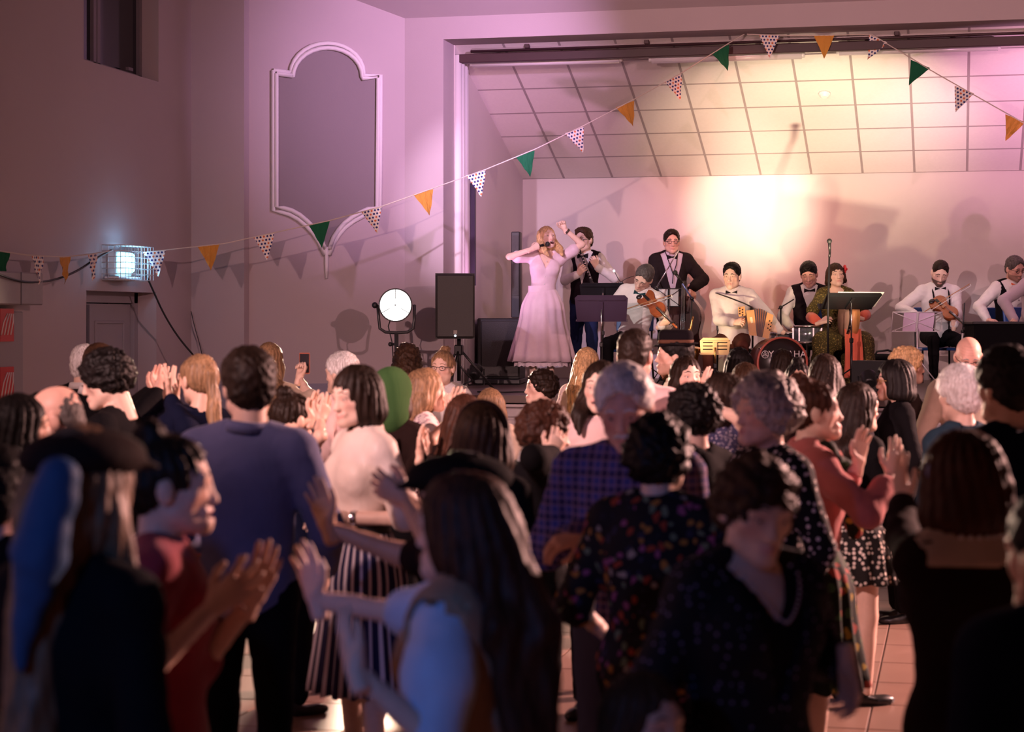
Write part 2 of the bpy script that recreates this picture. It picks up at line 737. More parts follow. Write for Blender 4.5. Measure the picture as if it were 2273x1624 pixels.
# ------------------------------------------------------------------ people
SKIN = dict(pale=(0.80, 0.56, 0.45), fair=(0.74, 0.48, 0.37), ruddy=(0.72, 0.42, 0.33), tan=(0.58, 0.35, 0.24), brown=(0.30, 0.16, 0.10))
HAIR = dict(black=(0.006, 0.0045, 0.0045), darkbrown=(0.014, 0.0075, 0.005), brown=(0.036, 0.018, 0.010), auburn=(0.042, 0.016, 0.0095),
            lightbrown=(0.14, 0.075, 0.04), blond=(0.46, 0.29, 0.14), honey=(0.21, 0.125, 0.065), grey=(0.30, 0.27, 0.25), white=(0.70, 0.66, 0.62),
            greydark=(0.075, 0.065, 0.062))
EYE_W = plain('eye_white', (0.75, 0.72, 0.70), 0.25, noise=0.02)
IRIS = plain('iris_dark', (0.045, 0.030, 0.022), 0.2, noise=0.1)
TEETH = plain('teeth', (0.82, 0.78, 0.72), 0.3, noise=0.03)
A3 = lambda *v: np.array(v, dtype=np.float32)
_cache = {}


def head_template(sex='m', mouth='closed', age=0, h=0.0055):
    key = ('head', sex, mouth, age, h)
    if key in _cache:
        return _cache[key]
    m = sex == 'm'
    f = Field((-.098, -.125, -.20), (.098, .140, .125), h)
    f.add(ell((0, -.012, .032), (.076, .098, .086)))
    f.add(ell((0, .028, -.028), (.063 if m else .060, .066, .088)), .03)
    jw = .050 if m else .043
    for s in (-1, 1):
        f.add(cap((s * jw, .008, -.066), (s * .012, .073, -.100 if m else -.096), .023, .017), .03)
        f.add(ell((s * .044, .056, -.026), (.022, .020, .020)), .025)
        f.add(ell((s * .079, -.012, -.012), (.009, .020, .033)), .012)
        f.add(ell((s * .083, -.018, -.008), (.006, .016, .024)), .008)
    f.add(ell((0, .080, -.100 if m else -.096), (.019, .016, .015)), .025)
    f.add(cap((-.040, .074, .022), (.040, .074, .022), .015 if m else .012), .02)
    for s in (-1, 1):
        f.cut(ell((s * .032, .099, -.001), (.019, .017, .012)), .012)
        f.add(ell((s * .032, .0735, .000), (.0165, .0135, .0135)), .006)
        f.cut(ell((s * .058, .085, -.055), (.016, .02, .03)), .03)
    f.add(cap((0, .086, .012), (0, .1065 if m else .104, -.032), .0078, .0098), .013)
    f.add(ell((0, .1085 if m else .1055, -.036), (.0112, .0098, .009)), .009)
    for s in (-1, 1):
        f.add(ell((s * .0115, .100, -.039), (.0078, .009, .0072)), .007)
    cz = -.068
    up = {'smile': .007, 'grin': .008, 'closed': 0, 'open': -.002, 'shout': -.002}[mouth]
    w = {'smile': .028, 'grin': .029, 'closed': .022, 'open': .020, 'shout': .024}[mouth]
    gap = {'smile': 0, 'grin': .006, 'closed': 0, 'open': .009, 'shout': .019}[mouth]
    for s in (-1, 1):
        f.add(cap((0, .0965, cz + .003 + gap * .4), (s * w, .083, cz + up), .0062, .004), .010)
        f.add(cap((0, .0955, cz - .006 - gap), (s * w, .083, cz + up - .001), .0072, .004), .010)
    mc = (0, .098, cz - .002 - gap * .3)
    mr = (w * .82, .024, max(.0012, gap * .85))
    if gap > 0:
        f.cut(ell(mc, mr), .003)
    r = .056 if m else .047
    f.add(cap((0, -.028, -.06), (0, -.040, -.21), r, r), .03)
    V, Q = f.mesh()
    col = np.ones((len(V), 3), dtype=np.float32)
    x, y, z = V[:, 0], V[:, 1], V[:, 2]
    lip = np.exp(-((z - cz - up * (x / w) ** 2) / (.010 + gap * .9)) ** 2) * np.exp(-(x / (w * 1.02)) ** 4) * (y > .078)
    col *= 1 - lip[:, None] * A3(.16, .48, .42) * (.7 if m else 1.0)
    chk = np.exp(-(((np.abs(x) - .045) / .022) ** 2 + ((z + .03) / .022) ** 2)) * (y > .02)
    col *= 1 - chk[:, None] * A3(.02, .16, .15)
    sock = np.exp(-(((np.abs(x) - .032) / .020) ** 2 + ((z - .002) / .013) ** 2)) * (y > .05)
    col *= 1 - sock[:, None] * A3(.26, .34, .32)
    if gap > 0:
        ins = ((x / (mr[0] * 1.05)) ** 2 + ((z - mc[2]) / (mr[2] * 1.1)) ** 2 < 1) & (y > .05)
        col[ins] = A3(.10, .03, .03)
    if age:
        col *= 1 - (.12 * np.clip(np.sin(z * 420), 0, 1) * ((z > .035) | (np.abs(x) > .045)) * (y > .03))[:, None]

    def surf(px, pz):
        d = (x - px) ** 2 + (z - pz) ** 2 + np.where(y < 0, 1.0, 0)
        return float(y[np.argmin(d)])
    # eyes, brows, lashes, teeth as extra solids of the same mesh
    ex = []          # (verts, faces, material index)
    for s in (-1, 1):
        b = MB()
        b.ball((s * .032, .0745, .0), .0128, 12, 8)
        b.v = [((p[0], p[1], p[2])) for p in b.v]
        ex.append((b, 1))
        b = MB().ball((s * .032, .0842, -.0005), .0056, 10, 6, (1, .62, 1))
        ex.append((b, 2))
        b = MB()
        pts = [(s * (.032 + .0175 * math.cos(a)), .0845 - .0065 * abs(math.cos(a)) ** 2, .0005 + .0088 * math.sin(a)) for a in np.linspace(.1, PI - .1, 7)]
        b.tube(pts, .0016, 5)
        ex.append((b, 3))
        b = MB()
        pts = []
        for k, t in enumerate(np.linspace(0, 1, 6)):
            bx = .014 + .040 * t
            bz = .0235 + .006 * math.sin(PI * min(t * 1.25, 1)) - .002 * t + (.001 if m else .004)
            pts.append((s * bx, surf(s * bx, bz) + .0015, bz))
        b.tube(pts, [.0030, .0040, .0040, .0034, .0026, .0012] if m else [.002, .0028, .0028, .0024, .0018, .001], 6)
        ex.append((b, 3))
    if gap > 0:
        b = MB()
        pts = [(w * .75 * t, .0905 - .010 * t * t, cz + .004 + gap * .15 + up * t * t) for t in np.linspace(-1, 1, 7)]
        b.tube(pts, min(.0042, gap * .5), 6)
        ex.append((b, 4))
    _cache[key] = (V, Q, col, ex)
    return _cache[key]


def sinnoise(V, f, seed=0.0):
    x, y, z = V[:, 0] * f + seed, V[:, 1] * f + seed * 1.7, V[:, 2] * f - seed
    return (np.sin(x + 2.1 * np.sin(y * .7 + 1)) * np.sin(y * 1.1 + 1.7 * np.sin(z * .8)) + np.sin(z * 1.3 + 1.9 * np.sin(x * .6 + 2)) * .6) / 1.6


def hair_mesh(style, L=.3, vol=0.0, fringe=0, part=0.0, seed=0, h=.007):
    key = ('hair', style, L, vol, fringe, part, seed, h)
    if key in _cache:
        return _cache[key]
    e = vol
    low = -.16 if style in ('short', 'crop', 'curly', 'bun', 'fringe_bald', 'quiff') else -.20 - L
    f = Field((-.19, -.22, low), (.19, .14, .20), h if low > -.4 else h * 1.1)
    f.add(ell((0, -.014, .034), (.084 + e, .106 + e, .092 + e)))
    if style in ('short', 'crop', 'quiff', 'fringe_bald'):
        f.add(ell((0, -.055, -.02), (.074 + e * .6, .057 + e * .7, .07)), .03)
        f.add(ell((0, -.010, .055), (.082 + e, .098 + e, .080 + e)), .02)
        if style == 'quiff':
            f.add(ell((part, .045, .098), (.060, .045, .030)), .03)
        f.cut(ell((0, .117, -.013 - .026 * fringe), (.078, .090, .104)), .010)
        f.clip((0, .6, -.8), .016)
        if style == 'fringe_bald':
            f.clip((0, .35, .94), .030)
    elif style == 'curly':
        f.add(ell((0, -.04, -.0), (.092 + e, .085 + e, .085)), .03)
        f.cut(ell((0, .120, -.030 - .025 * fringe), (.078, .085, .100)), .012)
        f.clip((0, .5, -.86), .030 + e)
    elif style in ('bun', 'ponytail'):
        f.add(ell((0, -.05, -.01), (.074, .055, .07)), .03)
        f.cut(ell((0, .115, -.022), (.076, .087, .098)), .010)
        f.clip((0, .55, -.83), .022)
        if style == 'bun':
            f.add(ell((0, -.05, .125), (.040, .040, .036)), .012)
        else:
            f.add(ell((0, -.115, .030), (.030, .032, .028)), .012)
            f.add(cap((0, -.125, .02), (.01, -.150, -L * .45), .026, .042), .02)
            f.add(cap((.01, -.150, -L * .45), (-.02, -.120, -L - .1), .042, .010), .02)
    elif style == 'bob':
        f.add(ell((0, -.022, -.03), (.104 + e, .098 + e, .115)), .03)
        f.add(ell((0, -.030, -.085), (.106 + e, .085 + e, .06)), .04)
        f.cut(ell((0, .135, -.055 - .02 * fringe), (.078, .118, .132)), .010)
        f.clip((0, .25, -.97), .105 + L * .3)
    elif style == 'long':
        f.add(ell((0, -.028, -.03), (.094 + e, .092 + e, .12)), .03)
        f.add(cap((0, -.085, -.05), (0, -.185, -min(L, .2) - .02), .066 + e, .055), .05)
        if L > .2:
            f.add(cap((0, -.185, -.22), (0, -.185, -L - .02), .055, .050), .03)
        for s in (-1, 1):
            f.add(cap((s * .070, -.040, -.06), (s * (.080 + e), -.135, -min(L, .22) + .02), .040, .034), .04)
            if L > .22:
                f.add(cap((s * (.080 + e), -.135, -.2), (s * .070, -.175, -L + .03), .034, .030), .04)
        f.cut(ell((0, .130, -.060 - .02 * fringe), (.075, .110, .135)), .010)
        f.clip((0, 0, -1), L + .06)
    elif style == 'longfront':
        f.add(ell((0, -.026, -.03), (.096 + e, .092 + e, .12)), .03)
        f.add(cap((0, -.085, -.05), (0, -.160, -L), .066 + e, .050), .05)
        for s in (-1, 1):
            f.add(cap((s * .078, -.010, -.05), (s * .095, .050, -L * .6), .034, .034), .03)
            f.add(cap((s * .095, .050, -L * .6), (s * .080, .115, -L), .034, .012), .03)
        f.cut(ell((0, .135, -.060 - .02 * fringe), (.074, .115, .140)), .010)
    if style in ('short', 'crop', 'quiff', 'curly', 'bun'):
        X, Y, Z = f.grid((slice(None),) * 3)
        f.V = f.V + (.0035 if style != 'crop' else .002) * np.sin(X * 190 + 3 * np.sin(Y * 60 + seed)) * np.sin(Z * 120 + 2 * np.sin(X * 80) + seed) * (1 + 0 * Y)
    V, Q = f.mesh()
    N = vnormals(V, Q)
    az = np.arctan2(V[:, 0], V[:, 1] + .03)
    if style == 'curly' or vol > .018:
        d = .010 * sinnoise(V, 95, seed) + .006 * sinnoise(V, 190, seed + 3)
    elif style in ('short', 'crop', 'quiff', 'fringe_bald'):
        d = .0028 * sinnoise(V * A3(1, .55, 1), 150, seed) + .0012 * sinnoise(V, 320, seed)
    else:
        d = .0036 * np.sin(az * 20 + 3 * np.sin(V[:, 2] * 14 + seed) + seed) +   .0016 * np.sin(az * 43 + 5 * np.sin(V[:, 2] * 9)) + .004 * sinnoise(V, 26, seed)
    V = V + N * d[:, None]
    _cache[key] = (V, Q)
    return _cache[key]


FING = dict(  # curl of the three joints, in degrees, for index..little; thumb closing; spread
    flat=((6, 8, 5), (5, 7, 5), (6, 8, 6), (9, 9, 7), 8, 1.0),
    relax=((22, 28, 18), (26, 32, 20), (30, 36, 22), (34, 38, 24), 18, .6),
    splay=((4, 6, 4), (3, 5, 4), (5, 7, 5), (10, 9, 6), 0, 2.3),
    grip=((62, 70, 40), (66, 74, 42), (68, 76, 44), (70, 78, 44), 45, .3),
    fist=((82, 96, 55), (84, 98, 55), (86, 98, 55), (88, 98, 55), 55, .2),
    point=((8, 8, 6), (80, 95, 50), (84, 95, 50), (86, 95, 50), 50, .3),
    press=((40, 55, 35), (44, 58, 36), (42, 56, 35), (40, 52, 34), 20, .9),
)


def hand_mesh(pose, side, h=.0048):
    key = ('hand', pose, h)
    if key not in _cache:
        P = FING[pose]
        f = Field((-.10, -.05, -.12), (.07, .21, .06), h)
        f.add(cap((0, -.045, 0), (0, .012, 0), .026, .026))
        kn = [(-.030, .088, .004), (-.010, .094, .007), (.011, .090, .005), (.030, .080, 0)]
        for k in kn:
            f.add(cap((k[0] * .5, .015, 0), k, .0165, .0125), .014)
        Ls = (.072, .080, .074, .058)
        for i, k in enumerate(kn):
            p = np.array(k)
            ang = 0.0
            sp = (-.10, -.03, .04, .12)[i] * P[5]
            r = .0098 if i < 3 else .0085
            for j, fr in enumerate((.45, .30, .25)):
                ang += math.radians(P[i][j])
                d = np.array((math.sin(sp), math.cos(ang) * math.cos(sp), -math.sin(ang)))
                q = p + d * Ls[i] * fr
                f.add(cap(p, q, r, r * .92), .004)
                p, r = q, r * .92
        th = math.radians(P[4])
        b = np.array((-.020, .022, -.006))
        m1 = b + np.array((-.032 * math.cos(th * .6), .026, -.030 * math.sin(th)))
        m2 = m1 + .036 * np.array((-.45 * math.cos(th), .80, -.75 * math.sin(th)))
        m3 = m2 + .028 * np.array((-.10 * math.cos(th) + .35 * math.sin(th), .92, -.75 * math.sin(th)))
        f.add(cap(b, m1, .018, .0125), .012)
        f.add(cap(m1, m2, .0122, .0108), .004)
        f.add(cap(m2, m3, .0108, .0088), .003)
        _cache[key] = f.mesh()
    V, Q = _cache[key]
    if side == 'L':
        V = V * A3(-1, 1, 1)
        Q = Q[:, ::-1]
    return V, Q


def basis(y, z):
    """rotation whose second column is y and whose third is as near z as can be"""
    y = np.array(y, float)
    y = y / np.linalg.norm(y)
    z = np.array(z, float)
    z = z - y * (z @ y)
    n = np.linalg.norm(z)
    if n < 1e-4:
        z = np.cross((1, 0, 0), y)
        n = np.linalg.norm(z)
    z = z / n
    x = np.cross(y, z)
    return np.stack([x, y, z], 1)


def rotm(yaw=0, pitch=0, roll=0):
    """pitch > 0 nods the face down, yaw > 0 turns it to the person's left, roll > 0 tips it to the right"""
    return np.array(Matrix.Rotation(math.radians(yaw), 3, 'Z') @ Matrix.Rotation(-math.radians(pitch), 3, 'X') @ Matrix.Rotation(math.radians(roll), 3, 'Y'))


def mesh_from(prims, h, k=.03, cuts=(), clips=(), wedge=None):
    lo = np.min([p[0] for p, _ in prims], axis=0)
    hi = np.max([p[1] for p, _ in prims], axis=0)
    f = Field(lo, hi, h)
    for p, kk in prims:
        f.add(p, kk)
    if wedge is not None:       # V opening in front of a garment, in torso axes
        p0, M, zv, half, top = wedge
        X, Y, Z = f.grid((slice(None),) * 3)
        x, y, z = X - p0[0], Y - p0[1], Z - p0[2]
        lx = M[0][0] * x + M[1][0] * y + M[2][0] * z
        ly = M[0][1] * x + M[1][1] * y + M[2][1] * z
        lz = M[0][2] * x + M[1][2] * y + M[2][2] * z
        dw = np.maximum(np.abs(lx) - half * (lz - zv) / max(top - zv, 1e-3), .02 - ly)
        f.V = np.maximum(f.V, -dw)
    for p, kk in cuts:
        f.cut(p, kk)
    for n, o in clips:
        f.clip(n, o)
    return f.mesh()


def wrinkle(V, Q, amp, seed):
    N = vnormals(V, Q)
    d = amp * (sinnoise(V * A3(1, 1, .8), 26, seed) + .6 * sinnoise(V * A3(1, 1, 1.6), 47, seed + 2))
    return V + N * d[:, None]


def ik(S, T, l1, l2, hint):
    S, T = np.array(S, float), np.array(T, float)
    d = T - S
    L = np.linalg.norm(d)
    if L > (l1 + l2) * .995:
        T = S + d / L * (l1 + l2) * .995
        d = T - S
        L = np.linalg.norm(d)
    u = d / L
    a = (l1 * l1 - l2 * l2 + L * L) / (2 * L)
    hh = math.sqrt(max(l1 * l1 - a * a, 0))
    v = np.array(hint, float)
    v = v - u * (v @ u)
    v = v / (np.linalg.norm(v) + 1e-9)
    return S + u * a + v * hh, T


def person(label, loc, H=1.7, sex='f', yaw=0, z0=0.0, build=1.0, lean=0, side=0, twist=0, head=(0, 0, 0), skin='fair', hair=None, mouth='closed',
           age=0, beard=None, arms=None, tops=(), bottom=('trousers', None), sit=None, knees=None, glasses=None, shoes='black', neck=True, q=1.0,
           group=None, hs=None, bowtie=None, collar=None, stance=.10, bodycut=True):
    rng = random.Random(hash(label) & 0xffff if False else sum(map(ord, label)))
    seed = rng.random() * 20
    s = H / 1.75
    m = sex == 'm'
    hs = hs or (1.075 if m else 1.03)
    hb = .0165 * q
    sk = skin_mat('skin_' + skin, SKIN[skin])
    hc = (hair or {}).get('col', 'brown')
    hm = hair_mat('hair_' + hc, HAIR[hc])
    Rz = Matrix.Rotation(math.radians(yaw), 4, 'Z')
    root_m = Matrix.Translation((loc[0], loc[1], z0)) @ Rz
    inv = np.array(root_m.inverted())
    tolocal = lambda w: (inv @ np.array((*w, 1.0)))[:3]
    # --- skeleton
    hipz = .52 * H if sit is None else sit + .065 * H
    p0 = np.array((0, 0, hipz + .015 * H))
    M = rotm(twist, lean, side)
    up = lambda x, y, z: p0 + M @ np.array((x, y, z), float)
    sw = (.1035 if m else .0905) * H * (1 + (build - 1) * .5)
    shz = .264 * H
    bw, bd = build, 1 + (build - 1) * 1.4
    top_above = H - .535 * H - .118 * hs
    hz = top_above
    Rh = M @ rotm(*head) if len(head) == 3 else rotm(*head[:3])
    hcn = up(0, .012 * H, hz - .03) + Rh @ np.array((0, .004, .03)) + np.array((0, .035 * math.sin(math.radians(max(head[1], 0))), 0))
    neck_b = up(0, -.012, .278 * H)
    neck_t = hcn + Rh @ np.array((0, -.032, -.075)) * hs
    J = {}
    l1, l2 = .172 * H, .148 * H
    arms = arms or {}
    for sd, sg in (('R', 1), ('L', -1)):
        S = up(sg * sw, -.005, shz)
        a = arms.get(sd, {})
        if 'w' in a:
            T = tolocal(a['w'])
        else:
            t = a.get('t', (.10, .07, -.50))
            T = up(sg * sw, 0, shz) + np.array((sg * t[0] * s, t[1] * s, t[2] * s)) - np.array((sg * sw * .35, 0, 0))
        hint = a.get('hint', (.55, -.6, -.6))
        E, W = ik(S, T, l1, l2, (sg * hint[0], hint[1], hint[2]))
        J[sd] = (S, E, W)
    # --- solids of the body; e widens them for a garment
    rn = (.033 if m else .0275) * H
    cz = .205 * H

    def torso(e=0.0, with_neck=True):
        P = [(ell(up(0, 0, cz), (.092 * H * bw + e, .064 * H * bd + e, .105 * H + e), M), .0),
             (ell(up(0, .006, .105 * H), ((.080 if m else .072) * H * bw + e, .058 * H * bd + e, .10 * H + e), M), .05),
             (ell(up(0, -.006, .0), ((.088 if m else .094) * H * bw + e, .066 * H * bd + e, .078 * H + e), M), .05),
             (cap(up(0, -.006, shz + .012 * H), up(sw * .86, -.004, shz - .004 * H), .028 * H + e, .023 * H + e), .05),
             (cap(up(0, -.006, shz + .012 * H), up(-sw * .86, -.004, shz - .004 * H), .028 * H + e, .023 * H + e), .05)]
        for sg in (-1, 1):
            P.append((cap(up(sg * .014 * H, -.016, .308 * H), up(sg * sw * .80, -.010, .278 * H), .018 * H + e, .024 * H + e), .035))
            P.append((ell(J['R' if sg > 0 else 'L'][0], (.025 * H + e, .027 * H + e, .029 * H + e)), .035))
            if not m:
                P.append((ell(up(sg * .043 * H, .044 * H * bd, .200 * H), (.040 * H + e, .031 * H + e, .040 * H + e), M), .045))
        if with_neck:
            P.append((cap(neck_b, neck_t, rn * 1.06 + e, rn + e), .03))
        return P

    ra = (.0275 if m else .0235) * H * (1 + (build - 1) * .6)

    def arm(sd, upto, e=0.0, flare=0.0):
        S, E, W = J[sd][:3]
        P = []
        u = min(upto, 1.0)
        P.append((cap(S, S + (E - S) * u, ra + e, ra * (1 - .16 * u) + e + (flare if upto <= 1 else 0)), .03))
        if upto > 1:
            v = min(upto - 1, 1.0)
            r1 = ra * .86
            r2 = .0155 * H
            P.append((cap(E, E + (W - E) * v, r1 + e, r1 + (r2 - r1) * v + e + flare), .02))
        return P

    KN = {}
    for sd, sg in (('R', 1), ('L', -1)):
        hip = p0 + np.array((sg * .050 * H * bw, 0, -.02 * H))
        if sit is None:
            an = np.array((sg * stance * s, -.01, .045 * H))
            kn = (hip + an) / 2 + np.array((0, .018, .0))
        else:
            kx, ky, ax, ay = (knees or {}).get(sd, (.12, .40, .12, .38))
            kn = np.array((sg * kx * s, ky * s, sit + .035 * H))
            an = np.array((sg * ax * s, ay * s, .045 * H))
        KN[sd] = (hip, kn, an)

    def leg(sd, e=0.0, upto=2.0, calf=True):
        hip, kn, an = KN[sd]
        P = [(cap(hip, kn, .046 * H * bw + e, .031 * H + e), .04)]
        if upto > 1:
            v = upto - 1
            P.append((cap(kn, kn + (an - kn) * v, .031 * H + e, (.031 + (.021 - .031) * v) * H + e), .02))
            if calf:
                P.append((ell(kn + (an - kn) * .3 + np.array((0, -.012, 0)), (.026 * H, .030 * H, .07 * H)), .02))
        return P

    # --- body mesh
    shrink = -.006 if tops else 0.0
    bp = torso(shrink)
    if tops:
        bp[-1] = (cap(neck_b, neck_t, rn * 1.06, rn), .03)
    for sd in 'RL':
        bp += arm(sd, 2.0)
        bp += leg(sd, 0.0 if bottom[0] == 'skirt' else -.008, 2.0, bottom[0] == 'skirt')
    V, Q = mesh_from(bp, (.030 if bottom[0] != 'skirt' and tops and min(g.get('sleeve', 1.92) for g in tops) > 1 else .021) * q)
    Vs, Fs, cols, mi = [V], [Q], [np.ones((len(V), 3), np.float32)], [np.zeros(len(Q), np.int32)]
    off = len(V)

    def addm(v, f, c=None, k=0):
        nonlocal off
        f = np.asarray(f, dtype=np.int32)
        Vs.append(np.asarray(v, np.float32))
        Fs.append(f + off)
        cols.append(np.ones((len(v), 3), np.float32) if c is None else c)
        mi.append(np.full(len(f), k, np.int32))
        off += len(v)
    HV, HQ, Hc, ex = head_template(sex, mouth, age, .0060 if q < .9 else (.0070 if q < 1.2 else .0082))
    tr = lambda v: (np.asarray(v, np.float32) @ (Rh.T * hs).astype(np.float32)) + hcn.astype(np.float32)
    if beard:
        x, y, z = HV[:, 0], HV[:, 1], HV[:, 2]
        msk = ((z < -.052 + .35 * np.maximum(.03 - y, 0)) & (y > -.012) & (z > -.125)).astype(np.float32)
        msk *= 1 - np.exp(-((z + .069) / .007) ** 2) * (np.abs(x) < .022) * (y > .07)
        msk[(z > -.050) & (np.abs(x) < .03)] = 0
        bc, ba = beard
        Hc = Hc * (1 - msk[:, None] * ba) + msk[:, None] * ba * A3(*bc)
    addm(tr(HV), HQ, Hc, 0)
    for b, k in ex:
        vv = tr(b.v)
        for n in (3, 4):
            ff = [f for f in b.f if len(f) == n]
            if ff:
                addm(vv, ff, None, k)
        # caps of the little solids are left open, they lie inside the head
    for sd, sg in (('R', 1), ('L', -1)):
        a = arms.get(sd, {})
        S, E, W = J[sd][:3]
        fd = np.array(a['f'], float) if 'f' in a else (W - E)
        pn = np.array(a.get('p', (-sg, 0.0, -.15)), float)
        if 'p' in a:
            pn = pn * np.array((sg if a.get('mir', True) else 1, 1, 1))
        if 'f' in a and a.get('mir', True):
            fd = fd * np.array((sg, 1, 1))
        B = basis(fd, -pn)
        v, qd = hand_mesh(a.get('pose', 'relax'), sd, .0056 if q < 1.2 else .0070)
        sc = s * (1.0 if m else .94) if H > 1.3 else s * 1.1
        addm(v @ (B.T * sc).astype(np.float32) + W.astype(np.float32), qd)
        J[sd] = (S, E, W, B, sc)
    me = np_mesh('person', np.concatenate(Vs), Fs, [sk, EYE_W, IRIS, hm, TEETH], np.concatenate([x for x in mi]), True, np.concatenate(cols))
    root = bpy.data.objects.new('person', me)
    link(root)
    root.matrix_world = root_m
    tag(root, label, 'person', group)

    def child(name, v, qd, mat, parent=root, label=None):
        o = bpy.data.objects.new(name, np_mesh(name, v, qd, mat))
        link(o, parent)
        if label:
            o['label'] = label
        return o
    # --- hair
    if hair and hair.get('style'):
        hv, hq = hair_mesh(hair['style'], hair.get('L', .3), hair.get('vol', 0.0), hair.get('fringe', 0), hair.get('part', 0.0), hair.get('seed', 0), .0080 if q < 1.2 else .0092)
        child('hair', tr(hv), hq, hm)
    # --- clothes
    objs = {}
    for g in tops:
        e = g.get('e', .013)
        P = torso(e, False)
        sl = g.get('sleeve', 1.92)
        if sl > 0:
            for sd in 'RL':
                P += arm(sd, sl, e + .002, g.get('flare', 0.0))
                if g.get('puff'):
                    S, E, W = J[sd][:3]
                    P.append((ell(S + (E - S) * .45, (.085, .085, .10)), .05))
        hem = g.get('hem', -.02) * H
        Mz = M[:, 2]
        clips = [(-Mz, float(-(p0 @ Mz) - hem))]
        nk = g.get('nk', 1.0)
        cuts = [(cap(neck_b + (neck_t - neck_b) * (.22 if g.get('high') else .02), neck_t + (neck_t - neck_b), rn * 1.10 * nk, rn * 1.35 * nk), .012)]
        wedge = None
        if g.get('v'):
            wedge = (p0, M, g['v'] * H, g.get('vw', .055) * H, .30 * H)
        if sl <= 0:
            for sd in 'RL':
                S, E, W = J[sd][:3]
                cuts.append((cap(S + (S - up(0, 0, shz)) * .06, E, ra + .03, ra + .03), .01))
        v, qd = mesh_from(P, hb * g.get('res', 1.0), cuts=cuts, clips=clips, wedge=wedge)
        v = wrinkle(v, qd, g.get('wr', .0035), seed)
        objs[g['name']] = child(g['name'], v, qd, g['mat'], label=g.get('label'))
        if g.get('collar'):
            b = MB()
            n = 18
            ax = (neck_t - neck_b) / np.linalg.norm(neck_t - neck_b)
            B = basis(M[:, 1], ax)
            pv, pf = [], []
            for k in range(n + 1):
                a_ = math.radians(22 + (360 - 44) * k / n) + PI / 2
                rr = rn * 1.16 + .006
                droop = .030 * max(0, math.cos(a_ - PI / 2)) ** 2
                ctr = neck_b + ax * .060
                for r_, z_ in ((rr + .004, -.004 - droop * .3), (rr + .001, .030 - droop), (rr + .010, .028 - droop), (rr + .020, -.012 - droop * 1.3)):
                    pv.append(tuple(ctr + B @ np.array((r_ * math.cos(a_), r_ * math.sin(a_) * 1.06, z_))))
            for k in range(n):
                for j in range(4):
                    a0, a1 = k * 4 + j, k * 4 + (j + 1) % 4
                    pf.append((a0, a1, a1 + 4, a0 + 4))
            b.add(pv, pf, True)
            b.build('collar', g['mat'] if g['collar'] is True else g['collar'], objs[g['name']])
        if g.get('buttons'):
            b = MB()
            for k in range(5):
                zz = .245 * H - k * .048 * H
                yy = .068 * H * bd + e + .004 - .010 * k * .25
                b.ball(up(0, yy, zz), .006, 8, 6, (1, .5, 1))
            b.build('buttons', g['buttons'], objs[g['name']])
    if bottom[0] == 'trousers' and bottom[1]:
        P = [(ell(up(0, -.006, .0), ((.088 if m else .094) * H * bw + .010, .066 * H * bd + .010, .085 * H), M), .0)]
        for sd in 'RL':
            P += leg(sd, .012 if len(bottom) < 3 else bottom[2], 1.92, False)
        Mz = M[:, 2]
        v, qd = mesh_from(P, .025 * q, clips=[(Mz, float(p0 @ Mz) + .060 * H)])
        child('trousers', wrinkle(v, qd, .004, seed + 5), qd, bottom[1])
        if len(bottom) > 3 and bottom[3]:
            b = MB()
            n = 28
            pv = []
            for zz in (.045 * H, .066 * H):
                for k in range(n):
                    a_ = 2 * PI * k / n
                    pv.append(up(((.083 if m else .078) * H * bw + .014) * math.cos(a_), (.061 * H * bd + .014) * math.sin(a_), zz))
            b.add(pv, [(k, (k + 1) % n, n + (k + 1) % n, n + k) for k in range(n)], True)
            b.build('belt', bottom[3], root)
    elif bottom[0] == 'skirt':
        # waist height, hem height (both of H from the floor when standing), hem radius, number of folds
        _, mat, zt, zb, rb, nf = bottom[:6]
        top_c = up(0, 0, zt * H - p0[2])
        n, rows = 80, 10
        pv, pf = [], []
        rx, ry = (.078 * H * bw + .012), (.058 * H * bd + .012)
        for i in range(rows + 1):
            t = i / rows
            zz = zt * H + (zb * H - zt * H) * t
            hipb = math.exp(-((zz - .50 * H) / (.07 * H)) ** 2)
            for k in range(n):
                a_ = 2 * PI * k / n
                f_ = 1 + (.07 * t ** .6) * math.sin(nf * a_ + seed + .6 * math.sin(3 * a_)) + .02 * t * math.sin(a_ * 5 + seed)
                x_ = (rx + (rb - rx) * t ** .85 + .020 * H * hipb * (1 - t)) * f_
                y_ = (ry + (rb * .86 - ry) * t ** .85 + .020 * H * hipb * (1 - t)) * f_
                c0 = top_c * (1 - t) + np.array((0, 0, zz)) * t
                pv.append((c0[0] + x_ * math.cos(a_), c0[1] + y_ * math.sin(a_), zz + .006 * math.sin(nf * a_) * t))
        for i in range(rows):
            for k in range(n):
                k2 = (k + 1) % n
                pf.append((i * n + k, (i + 1) * n + k, (i + 1) * n + k2, i * n + k2))
        # inner face, a little inside, so that the cloth has a thickness
        o2 = len(pv)
        for p in list(pv):
            d = np.array((p[0], p[1], 0)) / (math.hypot(p[0], p[1]) + 1e-6)
            pv.append((p[0] - d[0] * .006, p[1] - d[1] * .006, p[2]))
        for f_ in list(pf):
            pf.append(tuple(i + o2 for i in f_[::-1]))
        for k in range(n):
            k2 = (k + 1) % n
            pf.append((rows * n + k, rows * n + k + o2, rows * n + k2 + o2, rows * n + k2))
        child('skirt', np.array(pv), np.array(pf), mat)
    elif bottom[0] == 'lap_skirt':
        mat = bottom[1]
        P = [(ell(up(0, -.006, .0), (.100 * H * bw, .075 * H * bd, .085 * H), M), .0)]
